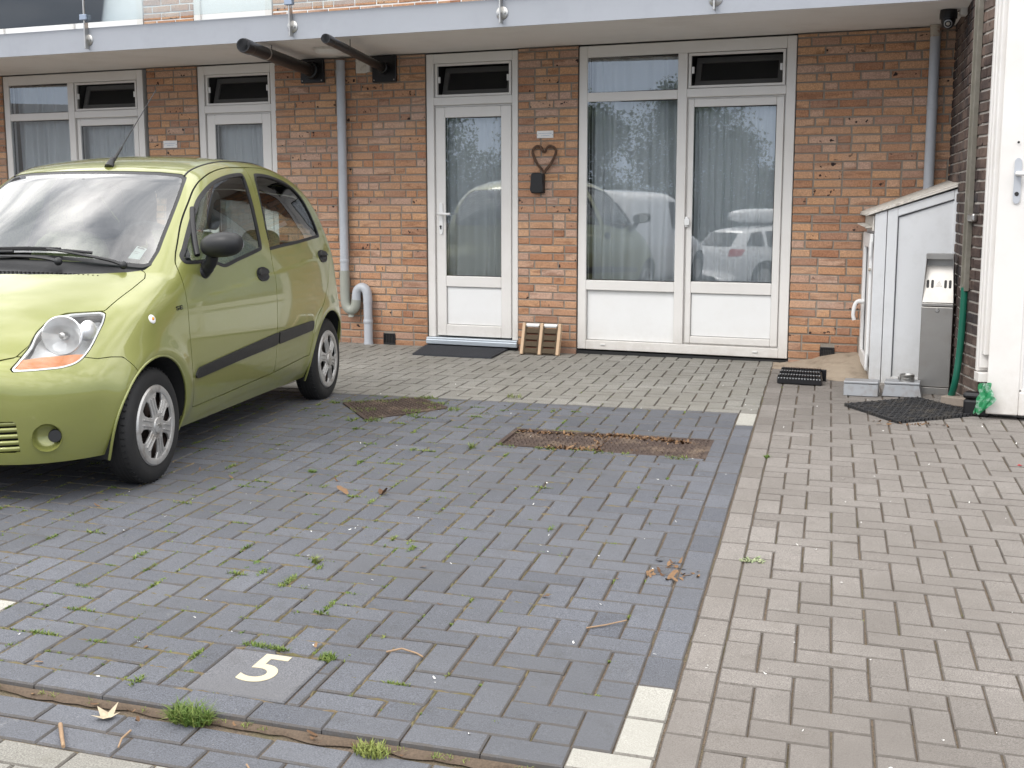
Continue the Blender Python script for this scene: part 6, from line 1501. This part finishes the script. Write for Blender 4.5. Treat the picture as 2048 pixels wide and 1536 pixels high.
x_, y_ = -.05, -2.93
mb = MB(); mb.add([gp(x_ + a, y_ + b, .003 + c) for a, b, c in ((-.012, 0, 0), (.006, -.008, .004), (.014, .006, 0), (-.004, .010, .006))], [(0, 1, 2, 3)]); tag(mb.build('red_scrap', M['redbit'], fix=False), 'tiny red scrap on the grey paving at the right', 'scrap')
# ---------------------------------------------------------------- what the windows mirror: trees, a house and two white vehicles behind the viewer
def zroad(x, y): return gz(x, y) - .012
rr = random.Random(5)
def tree_mesh(seed, H, Rr, n):
    r2 = random.Random(seed); mb = MB(); cl = []
    for _ in range(46):
        a, d = r2.random() * 6.283, Rr * math.sqrt(r2.random()) * .85; z = H * (.04 + .93 * r2.random()); k = max(.15, 1 - abs(z / H - .45) * 1.5); cl.append((d * k * math.cos(a), d * k * math.sin(a), z, r2.uniform(.4, .85) * Rr * .5))
    for _ in range(n):
        c = r2.choice(cl); v = Vector((r2.gauss(0, 1), r2.gauss(0, 1), r2.gauss(0, 1))).normalized() * c[3] * r2.random() ** .4; p = Vector(c[:3]) + v; s = r2.uniform(.05, .11)
        a, b = Vector((r2.gauss(0, 1), r2.gauss(0, 1), r2.gauss(0, .7))).normalized(), Vector((r2.gauss(0, 1), r2.gauss(0, 1), r2.gauss(0, 1))).normalized(); b = (b - a * b.dot(a)).normalized()
        mb.add([p - a * s, p + b * s * .6, p + a * s, p - b * s * .6], [(0, 1, 2, 3)], 0, (r2.random() * (.4 + .6 * p.z / H), r2.random(), r2.random()))
    return mb
protos = []
TREES = [(-6.6, -50, 7.0, 2.7, 'tree'), (-9.0, -54, 7.6, 2.6, 'tree'), (-11.8, -47, 6.2, 2.5, 'tree'), (-16, -52, 7.2, 3.0, 'tree'), (-20.5, -48, 7.4, 3.0, 'tree'), (-26, -52, 6.8, 2.8, 'tree'), (-3.2, -54, 4.6, 2.0, 'tree')]
TREES = [(x, y, H * .95, Rr * 1.25, k) for x, y, H, Rr, k in TREES]
LAB = ['dense green tree mirrored right in the big window', 'tallest green tree mirrored in the middle of the big window', 'lower bushy tree mirrored in the left pane of the big window', 'green tree mirrored at the left edge of the big window', 'dark green tree mirrored in the entrance door', 'outermost green tree beyond the entrance door reflection', 'small green tree mirrored at the right edge of the big window']
for i, (x, y, H, Rr, _) in enumerate(TREES):
    t = thing('broadleaf_tree', LAB[i], 'tree', (x, y, zroad(x, y)), rr.random() * 6, 'trees across the road')
    o = tree_mesh(50 + i, H, Rr, 17000).build('crown', M['crown'], t, local=True, fix=False)
    mb = MB(); mb.tube([(0, 0, 0), (.05, .02, H * .3), (0, .1, H * .7)], [.16, .12, .04], 8); mb.build('trunk', M['bark'], t, local=True, smooth=60)
hs = thing('house', 'dark roofed house across the road mirrored in the far left window', 'house', (-36, -42, -.7), R(-30))
mb = MB(); mb.box(-9, 9, -4, 4, 0, 3.2); hw = mb.build('wall', M['brick'], hs, local=True)
mb = MB(); mb.prism([(-4.6, 3.1), (4.6, 3.1), (0, 6.4)], lambda a, b, e: (e, a, b), -9.3, 9.3); mb.build('roof', simple('slate_roof', (.05, .05, .055), .7), hs, local=True)
mb = MB()
for k in range(5): mb = MB(); mb.box(-7.5 + 3.2 * k, -6.0 + 3.2 * k, 4.0, 4.04, .9, 2.4); mb.build('window', M['pane'], hw, local=True)
WHITE = simple('white_car_paint', (.70, .71, .72), .25, var=.02, coat=.8)
def vehicle(name, label, cat, loc, rz, prof, wtab, wb, wins, lamp, wr, top):
    t = thing(name, label, cat, loc, rz); F_ = CarField(prof, wtab, wb); L_ = max(p[0] for p in prof)
    V, Q = surface_nets(F_, (-1.05, -1.05, .1), (1.05, L_ + .15, top), .05); V = F_.snap(V, 0, 3); T = np.concatenate([Q[:, :3], Q[:, [0, 2, 3]]])
    def pan(nm, V, T, mat, off, par):
        N_ = F_.normal(V); me = bpy.data.meshes.new(nm); me.from_pydata((V + N_ * off).tolist(), [], T.tolist()); me.materials.append(mat); me.polygons.foreach_set('use_smooth', [True] * len(T)); o = bpy.data.objects.new(nm, me); COL.objects.link(o); o.parent = par; return o
    x, y, z = np.abs(V[:, 0]), V[:, 1], V[:, 2]
    r = np.minimum(np.hypot(y, z - wr), np.hypot(y - wb, z - wr)); V0, T0 = clip(V, T, -np.maximum(r - wr - .06, .5 - x)); body = pan('body', V0, T0, WHITE, 0, t)
    for poly in wins[0]: f = np.maximum(psd(poly, y, z), .45 - x); pan('side_window', *clip(V, T, f), M['black'], .006, body)
    f = np.maximum(psd(wins[1], V[:, 0], z), L_ - .9 - y); pan('rear_window', *clip(V, T, f), M['black'], .006, body)
    f = np.maximum(psd(lamp, x, z), L_ - .5 - y); pan('tail_lamp', *clip(V, T, f), M['redbit'], .008, body)
    for s in (1, -1):
        for yc in (0, wb):
            Mx = Matrix.Translation((s * .74, yc, wr)) @ Matrix.Rotation(R(90) * s, 4, 'Y'); mb = MB(); mb.lathe([(.20, .09), (wr - .02, .09), (wr, .05), (wr, -.09), (.2, -.09)], Mx, 36); w = mb.build('wheel', M['tyre'], t, local=True, smooth=40)
            mb = MB(); mb.lathe([(.21, .085), (.19, .07), (.06, .05), (0, .055)], Mx, 30)
            for k in range(5): mb.box(.03, .20, -.03, .03, .06, .085, M=Mx @ Matrix.Rotation(2 * math.pi * k / 5, 4, 'Z'))
            mb.build('rim', M['hub'], w, local=True)
    return t
van_p = [(-.75, .25), (-.86, .4), (-.86, .6), (-.7, .82), (-.2, 1.02), (.25, 1.12), (.55, 1.4), (.85, 1.68), (1.15, 1.80), (1.6, 1.84), (2.4, 1.85), (3.2, 1.84), (3.42, 1.78), (3.50, 1.55), (3.54, 1.0), (3.54, .5), (3.46, .25)]
van_w = [(.1, .78), (.3, .84), (.6, .88), (.9, .885), (1.1, .87), (1.4, .83), (1.65, .78), (1.8, .70), (1.95, .6)]
vx, vy = -4.75, -15.3
vehicle('parked_van', 'white delivery van across the yard mirrored in the left pane of the big window', 'van', (vx, vy, zroad(vx, vy)), R(16), van_p, van_w, 2.72,
        ([[(.55, 1.12), (1.5, 1.12), (1.5, 1.62), (1.0, 1.62)]], [(-.62, 1.05), (.62, 1.05), (.58, 1.62), (-.58, 1.62)]), [(.70, .72), (.84, .72), (.82, 1.25), (.70, 1.25)], .31, 2.05)
est_p = [(-.8, .22), (-.92, .4), (-.9, .6), (-.7, .74), (-.1, .88), (.35, .95), (.75, 1.2), (1.15, 1.40), (1.6, 1.46), (2.4, 1.45), (3.1, 1.38), (3.35, 1.2), (3.55, .98), (3.62, .75), (3.62, .45), (3.54, .25)]
est_w = [(.1, .76), (.3, .84), (.6, .885), (.8, .88), (.95, .84), (1.1, .78), (1.3, .67), (1.45, .56), (1.6, .46)]
ex, ey = -1.35, -21.0
e_ = vehicle('parked_car', 'white estate car with a roof box mirrored in the right pane of the big window', 'car', (ex, ey, zroad(ex, ey)), R(48), est_p, est_w, 2.68,
        ([[(.75, .98), (1.65, .98), (1.65, 1.34), (1.25, 1.34)], [(1.75, .98), (2.6, .98), (2.55, 1.34), (1.75, 1.34)], [(2.68, 1.0), (3.2, 1.02), (2.95, 1.30), (2.66, 1.33)]], [(-.55, 1.0), (.55, 1.0), (.48, 1.3), (-.48, 1.3)]), [(.58, .78), (.84, .80), (.82, .95), (.58, .95)], .32, 1.75)
mb = MB(); T_ = WM[e_.name]; vs = []
rb = thing('roof_box', 'pale roof box on top of the white estate car', 'roof box', tuple(T_ @ Vector((-.2, 1.9, 1.5))), R(48))
mb = MB(); cushion(mb, (0, 0, .17), (.36, .95, .17), 0, 3.); mb.build('shell', WHITE, rb, local=True, smooth=60)
mb = MB()
for yy in (-.4, .4): mb.box(-.3, .6, yy - .03, yy + .03, -.04, .01)
mb.build('roof_bar', M['black'], rb, local=True)
